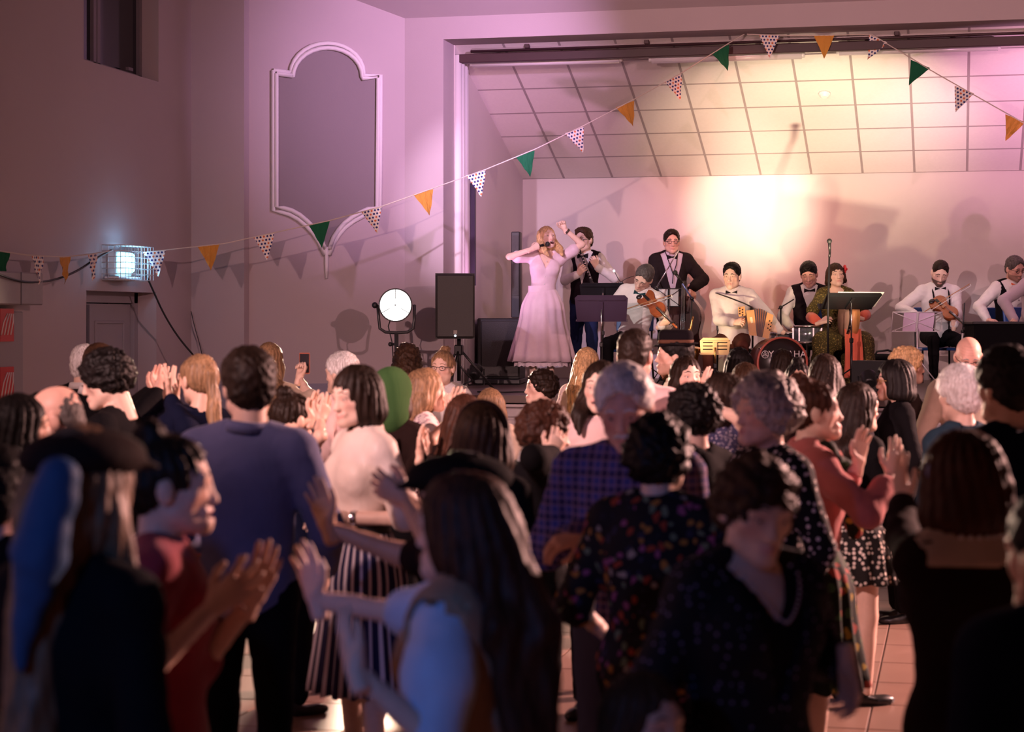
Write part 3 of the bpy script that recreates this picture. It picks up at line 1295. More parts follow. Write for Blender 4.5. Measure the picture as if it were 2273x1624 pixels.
        for sd in 'RL':
            hip, kn, an = KN[sd]
            P.append((cap(hip, kn, .062 * H, .060 * H), .06))
            P.append((cap(kn, an + np.array((0, .05, -.02)), .062 * H, .085 * H), .08))
            P.append((cap(hip + np.array((0, .05, -.05)), an + np.array((0, -.10, -.02)), .06 * H, .09 * H), .08))
        kr, kl = KN['R'], KN['L']
        for t_ in (.35, .7, 1.0):
            P.append((cap(kr[0] + (kr[1] - kr[0]) * t_, kl[0] + (kl[1] - kl[0]) * t_, .050 * H), .06))
        P.append((cap(kr[2] + np.array((0, .04, .02)), kl[2] + np.array((0, .04, .02)), .075 * H), .10))
        Mz = M[:, 2]
        v, qd = mesh_from(P, .015 * q, clips=[(Mz, float(p0 @ Mz) + .060 * H), (np.array((0, 0, -1.0)), -.03)])
        N_ = vnormals(v, qd)
        d_ = .010 * np.sin(np.arctan2(v[:, 0], v[:, 1] - .15) * 17 + seed) * np.clip((.55 - v[:, 2]) / .4, 0, 1)
        child('skirt', wrinkle(v + N_ * d_[:, None], qd, .004, seed + 5), qd, mat)
    # --- shoes
    if shoes:
        sm = plain('shoe_' + shoes, dict(black=(.012, .012, .013), brown=(.10, .05, .03), white=(.7, .68, .66))[shoes], .35, noise=.2)
        key = ('shoe', m)
        if key not in _cache:
            f = Field((-.06, -.10, -.085), (.06, .21, .07), .010)
            f.add(ell((0, -.015, -.035), (.036, .062, .045)))
            f.add(ell((0, .085, -.052), (.044, .095, .034)), .03)
            f.clip((0, 0, -1), .078)
            if not m:
                f.cut(ell((0, .045, .0), (.030, .070, .030)), .01)
            v, qd = f.mesh()
            _cache[key] = np_mesh('shoe', v, qd, sm)
        for sd, sg in (('R', 1), ('L', -1)):
            an = KN[sd][2]
            me2 = _cache[key]
            if me2.materials[0] != sm:
                me2 = me2.copy()
                me2.materials[0] = sm
            o = bpy.data.objects.new('shoe', me2)
            link(o, root)
            o.location = (an[0], an[1], an[2] - .045 * H + .080 * s)
            o.rotation_euler = (0, 0, -sg * .18)
            o.scale = (s, s, s)
    # --- small things worn
    if glasses:
        gm = plain('glasses_frame_' + glasses, dict(dark=(.02, .015, .015), gold=(.5, .3, .12))[glasses], .3, noise=.05)
        b = MB()
        for sg in (-1, 1):
            b.tube([tr([(sg * (.033 + .022 * math.cos(a_)), .098 - .005 * abs(math.cos(a_)), -.002 + .0155 * math.sin(a_))])[0] for a_ in np.linspace(0, 2 * PI, 15)], .0024 * hs, 5, False)
            b.tube([tr([p])[0] for p in ((sg * .055, .094, .004), (sg * .080, .05, .006), (sg * .084, -.01, .004))], .0022, 5)
        b.tube([tr([p])[0] for p in ((-.011, .100, .002), (0, .1035, .006), (.011, .100, .002))], .0022, 5)
        go = b.build('glasses', gm, root)
    if bowtie:
        c = neck_b + (neck_t - neck_b) * .22 + M @ np.array((0, rn * 1.16 + .034, -.012))
        b = MB()
        for sg in (-1, 1):
            P = []
            for (x_, z_, y_) in ((.006, .008, .010), (.058, .028, .004), (.060, 0, .008), (.058, -.028, .004), (.006, -.008, .010)):
                P.append((sg * x_, y_, z_))
            P += [(x_, y_ - .016, z_) for x_, y_, z_ in P]
            F_ = [(0, 1, 2, 3, 4), (9, 8, 7, 6, 5)] + [(i, i + 5, (i + 1) % 5 + 5, (i + 1) % 5) for i in range(5)]
            if sg < 0:
                F_ = [f_[::-1] for f_ in F_]
            b.add([c + M @ np.array(p) for p in P], F_)
        b.ball(c, .011, 8, 6)
        b.build('bow_tie', bowtie, root)
    info = dict(root=root, J=J, up=up, H=H, tr=tr, M=M, p0=p0, hcn=hcn, Rh=Rh, mw=root_m, hs=hs, rn=rn, neck_b=neck_b, neck_t=neck_t, tolocal=tolocal, KN=KN, bd=bd)
    info['world'] = lambda p: root_m @ Vector([float(c) for c in p])
    return info


def place(px, py, ppm):
    """floor position and height of a standing person whose crown shows at (px, py) where a metre spans ppm pixels"""
    D = F / ppm
    p = at(px, py, D)
    return (p.x, p.y), p.z


def CLAP(gap=.05, y=.30, z=-.10, f=(0, .45, .9), pose='flat'):
    a = dict(t=(-.06 + gap, y, z), hint=(.7, -.35, -.7), f=(-.12, f[1], f[2]), p=(-1, .1, 0), pose=pose)
    return {'R': a, 'L': dict(a)}


DOWN = {'R': dict(t=(.10, .06, -.50)), 'L': dict(t=(.10, .04, -.50))}


# ------------------------------------------------------------------ the hall
def wall_paint(name, col, rough=0.75):
    t = NT(name)
    nz = t.n('ShaderNodeTexNoise', i_Scale=1.1, i_Detail=6.0)
    t.l(t.coord(), nz.inputs['Vector'])
    n2 = t.n('ShaderNodeTexNoise', i_Scale=70.0, i_Detail=3.0)
    t.l(t.coord(), n2.inputs['Vector'])
    t.base(t.mix(nz.outputs[0], tuple(c * .92 for c in col), tuple(min(1, c * 1.05) for c in col)))
    t.b.inputs['Roughness'].default_value = rough
    t.b.inputs['Specular IOR Level'].default_value = 0.3
    t.bump(n2.outputs[0], 0.15, 0.004)
    MATS[name] = t.m
    return t.m


WALL = wall_paint('wall_plaster', (.48, .405, .42))
WALLB = wall_paint('stage_plaster', (.62, .55, .54))
DADO = wall_paint('dado_paint', (.30, .28, .36))
PANEL = wall_paint('panel_paint', (.24, .205, .21))
LOWBOUNCE = wall_paint('dark_low_bounce', (.06, .045, .05), .9)  # unseen hall walls and ceiling made dark to cut bounced light
TRIM = wall_paint('moulding_paint', (.74, .70, .70), .5)
DOORM = wall_paint('door_paint', (.36, .33, .36), .5)
DARK = plain('dark_void', (.012, .011, .013), .6)
BLACK = plain('black_lacquer', (.012, .012, .014), .45, noise=.2)
BLACKM = plain('black_metal', (.018, .017, .018), .4, .3, noise=.2)
CHROME = plain('chrome', (.72, .70, .72), .18, 1.0, noise=.05)
WHITEP = plain('white_plastic', (.78, .76, .74), .4, noise=.04)


def struct(name, mb, mat, parent=None):
    o = mb.build(name, mat, parent)
    if parent is None:
        o['kind'] = 'structure'
    return o


XL, YF, YB, XS, ZS = -7.42, 18.63, 22.23, -5.06, 1.25       # left wall, proscenium plane, stage back wall, stage left wall, stage floor
YE, ZC, XR = 16.86, 5.03, 6.4
A_ = Vector((-6.89, 17.80))
B_ = Vector((-5.48, YF))

# floor with separate tiles where the photograph shows it best
FLOORM = plain('floor_slab', (.16, .10, .085), .5, noise=.15, scale=3)
GROUT = FLOORM
fl = struct('floor', MB().box(((XL + XR) / 2, 6.0, -.06), (XR - XL + .4, 26, .10)), GROUT)
t = NT('floor_tile')
oi = t.n('ShaderNodeObjectInfo')
nz = t.n('ShaderNodeTexNoise', i_Scale=5.0, i_Detail=6.0)
t.l(t.coord(), nz.inputs['Vector'])
c1 = t.mix(nz.outputs[0], (.19, .115, .09), (.28, .175, .135))
t.base(t.mix(oi.outputs['Random'], c1, (.24, .155, .12)))
t.b.inputs['Roughness'].default_value = .38
FTILE = t.m
tl = MB().box((0, 0, 0), (.592, .592, .02), None, .003).mesh('tile', FTILE)
fy = 4.0
for j in range(18):
    for i in range(16):
        o = bpy.data.objects.new('tile', tl)
        link(o, fl)
        o.location = (-6.1 + .6 * i, fy + .6 * j, -.005)
big = MB()
for j in range(36):
    for i in range(23):
        x, y = -7.3 + .6 * i, -5 + .6 * j
        if -6.2 < x < 3.2 and 3.9 < y < 14.4:
            continue
        big.box((x, y, -.005), (.592, .592, .02))
o = big.build('tile', FTILE, fl)
o['kind'] = 'stuff'

# left wall with the high window and the door in deep reveals
WY0, WY1, WZ0, WZ1 = 15.28, 16.88, 4.22, 5.75
DY0, DY1, DZ1 = 15.33, 16.83, 2.20
m = MB()
T = .5
HT = 6.6


def wl(y0, y1, z0, z1):
    m.box((XL - T / 2, (y0 + y1) / 2, (z0 + z1) / 2), (T, y1 - y0, z1 - z0))


wl(-7, WY0, 0, HT)
wl(WY0, WY1, WZ1, HT)
wl(WY0, WY1, DZ1, WZ0)
wl(WY1, 17.68, 0, HT)
wl(WY0, DY0, 0, DZ1)
wl(DY1, WY1, 0, DZ1)
struct('wall_left', m, WALL)
w = empty('window_1', (XL - .2, (WY0 + WY1) / 2, WZ0))
w['kind'] = 'structure'
WFR = plain('window_frame_paint', (.20, .17, .19), .5)
GLASS = plain('dark_window_glass', (.010, .010, .016), .08, noise=.1, spec=.8)
fm = MB()
hw = (WY1 - WY0) / 2
hh = WZ1 - WZ0
for yy in (-hw + .03, -.22, -.14, hw - .03):
    fm.box((0, yy, hh / 2), (.06, .06, hh))
fm.box((0, 0, .03), (.06, 2 * hw, .06)).box((0, 0, hh - .03), (.06, 2 * hw, .06))
fm.build('window_frame', WFR, w)
MB().box((-.01, (-hw - .22) / 2, hh / 2), (.012, hw - .22 - .03, hh - .1)).build('pane', GLASS, w)
MB().box((-.01, (hw - .14) / 2, hh / 2), (.012, hw + .14 - .04, hh - .1)).build('pane', GLASS, w)
MB().box((.06, .45, .08), (.03, .10, .03)).build('latch', WFR, w)

d = empty('door_1', (XL - .24, (DY0 + DY1) / 2, 0))
d['kind'] = 'structure'
fm = MB()
hw = (DY1 - DY0) / 2
fm.box((0, -hw + .02, DZ1 / 2), (.10, .04, DZ1)).box((0, hw - .04, DZ1 / 2), (.10, .08, DZ1)).box((0, 0, DZ1 - .05), (.10, 2 * hw, .10))
fm.build('door_frame', DOORM, d)
for (y0, y1) in ((-hw + .05, -.30), (-.27, hw - .09)):
    leaf = MB().box((-.01, (y0 + y1) / 2, (DZ1 - .1) / 2), (.045, y1 - y0, DZ1 - .12)).build('door_leaf', DOORM, d)
    wdt = y1 - y0
    for (z0, z1) in ((1.20, 1.92), (.25, 1.02)):
        fr = MB()
        yc, zc = (y0 + y1) / 2, (z0 + z1) / 2
        w2, h2 = wdt * .32, (z1 - z0) / 2
        for sg in (-1, 1):
            fr.box((.018, yc + sg * w2, zc), (.022, .028, 2 * h2), None, .006)
            fr.box((.018, yc, zc + sg * h2), (.022, 2 * w2 + .028, .028), None, .006)
        fr.build('door_panel_moulding', DOORM, leaf)
MB().box((.02, -.285, DZ1 / 2 - .05), (.03, .05, DZ1 - .14)).build('door_stop', plain('door_stop_paint', (.10, .09, .11), .5), d)
MB().tube([(.03, -.20, 1.05), (.08, -.20, 1.05), (.08, -.08, 1.05)], .010, 8).build('handle', CHROME, d)

# pier at the left edge with the grey trunking box above it
struct('trim_1', MB().box((XL + .06, 13.35, 1.0), (.12, 1.2, 2.02), None, .01), wall_paint('pier_paint', (.36, .33, .36)))
bx = MB().box((0, 0, 0), (.22, 1.35, .26), None, .01).build('trunking_box', plain('grey_box', (.30, .27, .29), .5))
bx.location = (XL + .11, 13.42, 2.19)
tag(bx, 'grey box fixed to the wall above the red signs at the left edge', 'box')
MB().box((.112, .3, .0), (.006, .012, .26)).build('seam', plain('grey_box_seam', (.14, .13, .14), .5), bx)
RED = plain('sign_red', (.55, .03, .03), .45, noise=.08)
for zz, hh2, lab in ((1.90, .26, 'red sign with white strokes under the grey wall box'), (1.42, .30, 'lower red sign by the pier at the left edge')):
    sg_ = MB().box((0, 0, 0), (.01, .22, hh2)).build('wall_sign', RED)
    sg_.location = (XL + .126, 13.66, zz)
    tag(sg_, lab, 'sign')
    k = MB()
    for i in range(4):
        k.tube([(.007, -.10 + .05 * i, -hh2 * .3), (.007, -.06 + .05 * i, hh2 * .1), (.007, .0 + .03 * i, hh2 * .35)], .006, 5)
    k.build('emblem', WHITEP, sg_)

# corner piers and splayed wall with the moulded panel
m = MB()
dn = Vector((B_.y - A_.y, -(B_.x - A_.x))).normalized()    # into the hall
if dn.y > 0:
    dn = -dn
ang = math.atan2(B_.y - A_.y, B_.x - A_.x)
Rsp = Matrix.Rotation(ang, 3, 'Z')
Ls = (B_ - A_).length
m.box(((XL + A_.x) / 2 - .02, 17.68 + .35, HT / 2), (A_.x - XL + .1, .70 + .0, HT))
struct('wall_corner', m, WALL)
m = MB()
cc = (A_ + B_) / 2 - dn * .2
m.box((cc.x, cc.y, HT / 2), (Ls, .40, HT), Rsp)
struct('wall_splay', m, WALL)


def on_splay(px, py, off=0.0):
    """point of the splayed wall that shows at this place of the frame"""
    r = at(px, py, 1.0) - Vector((0, 0, HC))
    n3 = Vector((dn.x, dn.y, 0))
    p3 = Vector((A_.x, A_.y, 0))
    tt = (p3 - Vector((0, 0, 0))).dot(n3) / Vector((r.x, r.y, 0)).dot(n3)
    return Vector((r.x * tt, r.y * tt, HC + r.z * tt)) + n3 * off


out = [(612, 164), (648, 169)]
for a in np.linspace(PI, 0, 15):
    out.append((725.5 + 77 * math.cos(a), 171 - 64 * math.sin(a)))
out += [(803, 175), (838, 174), (836, 459)]
right = [(815, 464), (798, 472), (780, 482), (763, 495), (750, 510), (739, 527), (730, 552)]
left = [(720, 552), (708, 525), (696, 507), (681, 491), (664, 477), (646, 467), (628, 462), (612, 459)]
loop = out + right + left
pts = [on_splay(x, y, .012) for x, y in loop]
pn = empty('wall_panel', on_splay(725, 618, 0))
tag(pn, 'tall moulded wall panel with arched top beside the stage opening', 'panel')
inv_p = pn.location.copy()
loc3 = [p - inv_p for p in pts]
pm = MB()
back = [p - Vector((dn.x, dn.y, 0)) * .015 for p in loc3]
pm.add(loc3 + back, [tuple(range(len(loc3)))[::-1], tuple(range(len(loc3), 2 * len(loc3)))])
pm.build('panel_field', PANEL, pn)
lift = Vector((dn.x, dn.y, 0))
MB().tube([p + lift * .02 for p in loc3] + [loc3[0] + lift * .02], .030, 8, False, .8).build('moulding', TRIM, pn)
ctr = sum(loc3, Vector()) / len(loc3)
MB().tube([ctr + (p - ctr) * 1.055 + lift * .010 for p in loc3] + [ctr + (loc3[0] - ctr) * 1.055 + lift * .010], .022, 8, False).build('outer_bead', TRIM, pn)
tail = [on_splay(724.5, y, .015) - inv_p for y in (548, 565, 590, 618)]
MB().tube(tail, [.045, .034, .030, .020], 8, True, .6).build('pendant', TRIM, pn)

# proscenium wall with the stage opening
m = MB()
OX, OZ = -5.07, 4.80
m.box(((B_.x + OX) / 2 - .15, YF + .21, HT / 2), (OX - B_.x + .3, .42, HT))
m.box(((OX + XR + .3) / 2, YF + .21, (OZ + HT) / 2), (XR - OX + .3, .42, HT - OZ))
struct('wall_front', m, WALL)
# ceiling: coved down towards the proscenium
cm = MB()
slope = .62
yk = YF - 2.2
zk = ZC + slope * 2.2
cm.add([(XL - .3, YF + .3, ZC - .186), (XR, YF + .3, ZC - .186), (XR, yk, zk), (XL - .3, yk, zk),
        (XL - .3, YF + .3, ZC + .2), (XR, YF + .3, ZC + .2), (XR, yk, zk + .2), (XL - .3, yk, zk + .2)],
       [(0, 1, 2, 3), (7, 6, 5, 4), (0, 4, 5, 1), (2, 6, 7, 3), (1, 5, 6, 2), (3, 7, 4, 0)])
struct('ceiling_cove', cm, WALL)
struct('ceiling', MB().box(((XL + XR) / 2, (yk - 7) / 2, zk + .1), (XR - XL + .6, yk + 7, .2)), LOWBOUNCE)
struct('wall_right', MB().box((XR + .2, 6, 3.4), (.4, 26, 6.8)), LOWBOUNCE)
struct('wall_back', MB().box(((XL + XR) / 2, -7.1, 3.4), (XR - XL + 1, .4, 6.8)), LOWBOUNCE)
# dado, slightly proud of the walls
DZ = 1.30
struct('trim_2', MB().box((XL + .008, (DY1 + 17.68) / 2, DZ / 2), (.016, 17.68 - DY1, DZ)), DADO)
struct('trim_3', MB().box((XL + .008, (-6 + DY0) / 2, DZ / 2), (.016, DY0 + 6, DZ)), DADO)
struct('trim_4', MB().box(((XL + A_.x) / 2, 17.672, DZ / 2), (A_.x - XL, .016, DZ)), DADO)
c2 = (A_ + B_) / 2 + dn * .008
struct('trim_5', MB().box((c2.x, c2.y, DZ / 2), (Ls, .016, DZ), Rsp), DADO)

# ------------------------------------------------------------------ the stage
struct('stage_floor', MB().box(((XS - .25 + 6) / 2, (YE + YB) / 2, ZS - .04), (6 - XS + .25, YB - YE, .08)), plain('stage_boards', (.10, .065, .055), .45, noise=.3, scale=5))
SF = plain('stage_front_paint', (.46, .40, .41), .5)
sf = struct('stage_front', MB().box(((XS - .25 + 6) / 2, YE + .10, (ZS - .08) / 2), (6 - XS + .25, .10, ZS - .08)), SF)
for zz, hh2, pr in ((1.165, .05, .05), (1.09, .08, .03), (1.00, .06, .045), (.70, .42, .02), (.30, .28, .03), (.08, .14, .05)):
    b = MB().box(((XS - .25 + 6) / 2, YE + .05 - pr / 2, zz), (6 - XS + .25, pr, hh2), None, .008).build('board', SF, sf)
struct('stage_side', MB().box((XS - .30, (YE + YF) / 2, (ZS - .08) / 2), (.10, YF - YE, ZS - .08)), SF)
struct('wall_stage_back', MB().box(((XS + 6) / 2, YB + .1, 2.6), (6 - XS + .6, .2, 3.2)), WALLB)
struct('wall_stage_left', MB().box((XS - .1, (YF + .42 + YB) / 2, 3.1), (.2, YB - YF - .42, 4.2)), WALLB)
struct('wall_stage_right', MB().box((6.1, (YF + .42 + YB) / 2, 3.1), (.2, YB - YF - .42, 4.2)), WALLB)
# narrow plaster pilaster behind the opening and a dark rail on the stage wall
pl = MB()
for k in range(5):
    pl.lathe([(.045, 0), (.045, 3.45)], (XS + .02 + .012 * (k % 2), YF + .46 + .07 * k, ZS), None, 10)
struct('trim_6', pl, TRIM)
rl = MB().box((0, 0, 0), (.05, .06, 1.10), None, .005).build('wall_rail', plain('dark_rail', (.06, .05, .08), .5))
rl.location = at(1033, 520, 20.35) + Vector((.03, 0, 0))
rl.location.x = XS + .03
tag(rl, 'narrow dark upright rail on the stage side wall', 'rail')
# sloped suspended ceiling above the stage
TS = .587
sl_a = math.atan(.368)
ceil_s = empty('stage_ceiling', (0, YB, 3.64))
ceil_s['kind'] = 'structure'
Rs = Matrix.Rotation(-sl_a, 3, 'X')      # local -y runs up towards the hall
TILE = plain('ceiling_tile_white', (.76, .70, .67), .85, noise=.05, scale=30, bump=.12)
GRID = plain('ceiling_grid', (.36, .31, .31), .6)
tm = MB().box((0, 0, 0), (TS - .022, TS - .022, .018), None, .003).mesh('ceiling_tile', TILE)
x0 = -4.55 - TS
ncol, nrow = 17, 6
for i in range(-0, ncol):
    for j in range(nrow):
        o = bpy.data.objects.new('ceiling_tile', tm)
        link(o, ceil_s)
        o.rotation_euler = (-sl_a, 0, 0)
        v = Rs @ Vector((x0 + TS * (i + .5), -TS * (j + .5), .004))
        o.location = (v.x, v.y, v.z)
g = MB()
Lr = TS * nrow
for i in range(ncol + 1):
    c = Rs @ Vector((x0 + TS * i, -Lr / 2, .002))
    g.box(c, (.024, Lr, .016), Rs)
for j in range(nrow + 1):
    c = Rs @ Vector((x0 + TS * ncol / 2, -TS * j, .0025))
    g.box(c, (TS * ncol, .024, .016), Rs)
g.build('ceiling_grid', GRID, ceil_s)
c = Rs @ Vector((x0 + TS * ncol / 2, -Lr / 2, .05))
MB().box(c, (TS * ncol + .6, Lr + .4, .04), Rs).build('ceiling_backing', DARK, ceil_s)


def on_ceiling(px, py):
    r = at(px, py, 1.0) - Vector((0, 0, HC))
    n3 = Rs @ Vector((0, 0, 1))
    tt = (Vector((0, YB, 3.64)) - Vector((0, 0, HC))).dot(n3) / r.dot(n3)
    return Vector((r.x * tt, r.y * tt, HC + r.z * tt))


sd_ = MB().lathe([(.066, 0), (.066, -.012), (.058, -.02), (.052, -.022), (.050, -.035), (.034, -.045), (.030, -.047)], (0, 0, 0), Rs, 20).build('smoke_detector', WHITEP)
sd_.location = on_ceiling(1830, 206) - Rs @ Vector((0, 0, .006))
tag(sd_, 'round white smoke detector on the sloped stage ceiling', 'detector')
MB().lathe([(.036, -.036), (.036, -.030)], (0, 0, 0), Rs, 16).build('vent_ring', DARK, sd_)

# curtain track, pipes and tube lights along the top of the opening
TRACK = plain('track_dark', (.045, .018, .022), .5, noise=.2)
tr_ = empty('curtain_track', (-5.0, YF + .46, 4.66), 0, 'dark curtain track running along the top of the stage opening', 'track')
MB().box((4.6, 0, 0), (9.5, .07, .09), None, .006).build('beam', TRACK, tr_)
MB().tube([(.1, .06, .10), (9.3, .06, .10)], .018, 8).build('pipe', plain('pale_pipe', (.5, .44, .43), .4), tr_)
MB().tube([(.1, .0, .075), (9.3, .0, .075)], .014, 8).build('rod', TRACK, tr_)
for k in range(7):
    MB().box((.7 + 1.25 * k, .03, .13), (.05, .08, .08), None, .006).build('bracket', TRACK, tr_)
TUBE = plain('tube_plastic', (.74, .70, .70), .22, noise=.03, spec=.6)
for k, (pxa, pya, pxb, pyb) in enumerate(((1050, 140, 1375, 129), (1447, 131, 1780, 117), (1863, 113, 2215, 100))):
    pa = at(pxa, pya, 1) - Vector((0, 0, HC))
    Yt = YF + .60
    A3_ = Vector((pa.x * Yt / pa.y, Yt, HC + pa.z * Yt / pa.y))
    pb = at(pxb, pyb, 1) - Vector((0, 0, HC))
    B3_ = Vector((pb.x * Yt / pb.y, Yt, HC + pb.z * Yt / pb.y))
    B3_.z = A3_.z
    tl_ = empty('tube_light', A3_, 0, ['unlit tube light at the left end of the stage ceiling', 'unlit tube light above the middle of the stage', 'unlit tube light above the right of the stage'][k], 'light', 'unlit tube lights under the curtain track')
    n = B3_.x - A3_.x
    MB().tube([(0, 0, 0), (n, 0, 0)], .048, 12).build('tube_cover', TUBE, tl_)
    MB().box((n / 2, 0, .052), (n * .96, .05, .02)).build('spine', TRACK if k else GRID, tl_)
    for e in (0, n):
        MB().tube([(e - .03, 0, 0), (e + .03, 0, 0)], .034, 10).build('end_cap', WHITEP, tl_)
    for e in (.18, .72):
        MB().box((n * e, 0, .07), (.05, .05, .05)).build('clip', TRACK, tl_)
    MB().tube([(n, 0, 0), (n + .18, 0, .0), (n + .36, 0, .01)], .008, 6).build('cable', GRID, tl_)


# ------------------------------------------------------------------ bunting, lamps and loudspeakers
def frame(o, y, z):
    """4x4 matrix at o whose y axis is y and whose z axis is near z"""
    B = basis(np.array(y), np.array(z))
    M4 = Matrix([[B[0][0], B[0][1], B[0][2], o[0]], [B[1][0], B[1][1], B[1][2], o[1]], [B[2][0], B[2][1], B[2][2], o[2]], [0, 0, 0, 1]])
    return M4


def flag_cloth(name, col):
    return cloth(name, col, .85, fold=.5)


def flag_dots(name):
    t = NT(name)
    sx = t.n('ShaderNodeSeparateXYZ')
    t.l(t.coord(), sx.inputs[0])
    sc = 31.0
    row = t.math('MULTIPLY', sx.outputs[2], sc)
    ri = t.math('FLOOR', row)
    sh = t.math('MULTIPLY', t.math('MODULO', t.math('ABSOLUTE', ri), 2.0), .5)
    u = t.math('ADD', t.math('MULTIPLY', sx.outputs[0], sc), sh)
    fx = t.math('SUBTRACT', t.math('FRACT', u), .5)
    fz = t.math('SUBTRACT', t.math('FRACT', row), .5)
    dd = t.math('ADD', t.math('MULTIPLY', fx, fx), t.math('MULTIPLY', fz, fz))
    f = t.math('LESS_THAN', dd, .095)
    par = t.math('MODULO', t.math('ABSOLUTE', t.math('ADD', t.math('FLOOR', u), t.math('MULTIPLY', ri, 2.0))), 3.0)
    c = t.mix(t.math('LESS_THAN', par, 1.5), (.62, .15, .05), (.02, .03, .15))
    t.base(t.mix(f, (.80, .75, .70), c))
    t.b.inputs['Roughness'].default_value = .85
    return t.m


FG = flag_cloth('flag_green', (.015, .115, .055))
FO = flag_cloth('flag_mustard', (.58, .27, .05))
FD = flag_dots('flag_dotted')
STRING = plain('bunting_string', (.62, .54, .48), .8)
flag_meshes = {}


def flag_mesh(kind, v):
    key = (kind, v)
    if key in flag_meshes:
        return flag_meshes[key]
    mat = {'g': FG, 'o': FO, 'd': FD}[kind]
    n = 8
    rng = random.Random(v * 7 + ord(kind))
    ph = rng.random() * 6
    P, Fc = [], []
    for side in (-1, 1):
        for i in range(n + 1):
            t_ = i / n
            for j in range(n + 1 - i):
                u = (j / max(n - i, 1) - .5) * (1 - t_) if i < n else 0
                x = u * .205 + .012 * math.sin(v + t_ * 2) * t_
                z = -t_ * .235
                y = .010 * math.sin(u * 26 + ph + t_ * 2) * (.4 + t_) + side * .0012
                P.append((x, y, z))
    cnt = len(P) // 2
    idx = {}
    k = 0
    for i in range(n + 1):
        for j in range(n + 1 - i):
            idx[(i, j)] = k
            k += 1
    for i in range(n):
        for j in range(n - i):
            a, b, c = idx[(i, j)], idx[(i, j + 1)], idx[(i + 1, j)]
            Fc += [(a, c, b), (a + cnt, b + cnt, c + cnt)]
            if j < n - i - 1:
                d_ = idx[(i + 1, j + 1)]
                Fc += [(b, c, d_), (b + cnt, d_ + cnt, c + cnt)]
    mb = MB().add(P, Fc, True)
    flag_meshes[key] = mb.mesh('flag', mat)
    return flag_meshes[key]


def bunting(label, path, flags, group='bunting hung across the hall'):
    """path: (px, py, D) points of the string; flags: (px of the centre, kind)"""
    P = [at(*p) for p in path]
    px = [p[0] for p in path]
    root = empty('bunting', P[0], 0, label, 'bunting')
    o0 = P[0]
    fine = []
    for i in range(len(P) - 1):
        for k in range(6):
            fine.append(P[i].lerp(P[i + 1], k / 6))
    fine.append(P[-1])
    MB().tube([p - o0 for p in fine], .006, 6).build('string', STRING, root)
    for n, (fx, kind) in enumerate(flags):
        i = max(j for j in range(len(px) - 1) if px[j] <= fx) if fx >= px[0] else 0
        t_ = (fx - px[i]) / (px[i + 1] - px[i])
        c = P[i].lerp(P[i + 1], t_)
        d_ = (P[i + 1] - P[i]).normalized()
        hang = Vector((0, 0, -1))
        perp = hang - d_ * hang.dot(d_)
        perp = (perp.normalized() * .75 + hang * .25).normalized()
        zax = -perp
        xax = (d_ - zax * d_.dot(zax)).normalized()
        yax = zax.cross(xax)
        o = bpy.data.objects.new('flag', flag_mesh(kind, n % 4))
        link(o, root)
        M3 = Matrix((xax, yax, zax)).transposed()
        o.rotation_euler = M3.to_euler()
        o.location = c - o0
    return root


bunting('bunting along the left wall with dotted, green and mustard flags', [(-20, 554, 14.6), (60, 566, 15.1), (140, 570, 15.7), (200, 564, 16.2), (250, 556, 16.7)],
        [(6, 'g'), (84, 'd'), (144, 'o'), (206, 'd')])
bunting('long bunting rising from the caged lamp to the top of the stage opening',
        [(318, 560, 17.2), (500, 540, 17.45), (605, 517, 17.6), (733, 489, 17.75), (847, 458, 17.9), (963, 417, 18.05), (1078, 376, 18.2), (1190, 330, 18.35), (1297, 278, 18.5),
         (1410, 219, 18.65), (1514, 161, 18.8), (1619, 95, 18.9), (1655, 74, 18.95)],
        [(343, 'd'), (462, 'o'), (585, 'd'), (708, 'g'), (824, 'd'), (939, 'o'), (1056, 'd'), (1165, 'g'), (1275, 'd'), (1387, 'o'), (1493, 'd'), (1598, 'g')])
bunting('bunting pinned along the track and falling away at the right of the stage',
        [(1658, 76, 18.9), (1760, 79, 18.85), (1850, 78, 18.8), (1935, 76, 18.75), (1970, 98, 18.7), (2021, 128, 18.6), (2066, 156, 18.55), (2168, 214, 18.4), (2285, 280, 18.2)],
        [(1708, 'd'), (1829, 'o'), (1950, 'd'), (2043, 'g'), (2141, 'd'), (2254, 'o')])

# caged lamp above the door
cl = empty('caged_lamp', (XL, 15.92, 2.30), 0, 'lit lamp in a white wire cage above the door', 'lamp')
CW = plain('cage_wire', (.75, .76, .78), .35, noise=.03)
CYAN = plain('lamp_diffuser', (.30, .88, 1.0), .4, noise=.0, emit=4.0)
MB().box((.05, -.02, .15), (.09, .34, .22), None, .01).build('lamp_body', CW, cl)
MB().box((.115, -.02, .16), (.05, .30, .18), None, .02).build('diffuser', CYAN, cl)
MB().box((.10, -.06, .02), (.14, .46, .02), None, .004).build('tray', CW, cl)
cg = MB()
X1, Y0, Y1, Z1 = .24, -.30, .30, .31
for k in range(10):
    y = Y0 + (Y1 - Y0) * k / 9
    cg.tube([(.01, y, 0), (X1, y, 0), (X1, y, Z1), (.01, y, Z1)], .0035, 5)
for k in range(7):
    z = Z1 * k / 6
    cg.tube([(.01, Y0, z), (X1, Y0, z), (X1, Y1, z), (.01, Y1, z)], .0035, 5)
for k in range(4):
    x = .01 + X1 * k / 4
    for z in (0, Z1):
        cg.tube([(x, Y0, z), (x, Y1, z)], .003, 5)
    for y in (Y0, Y1):
        cg.tube([(x, y, 0), (x, y, Z1)], .003, 5)
cg.build('cage', CW, cl)
ld = bpy.data.lights.new('caged_lamp_light', 'POINT')
ld.energy = 7
ld.color = (.30, .62, 1.0)
ld.shadow_soft_size = .08
lo = bpy.data.objects.new('caged_lamp_light', ld)
link(lo, cl)
lo.location = (.19, -.02, .17)

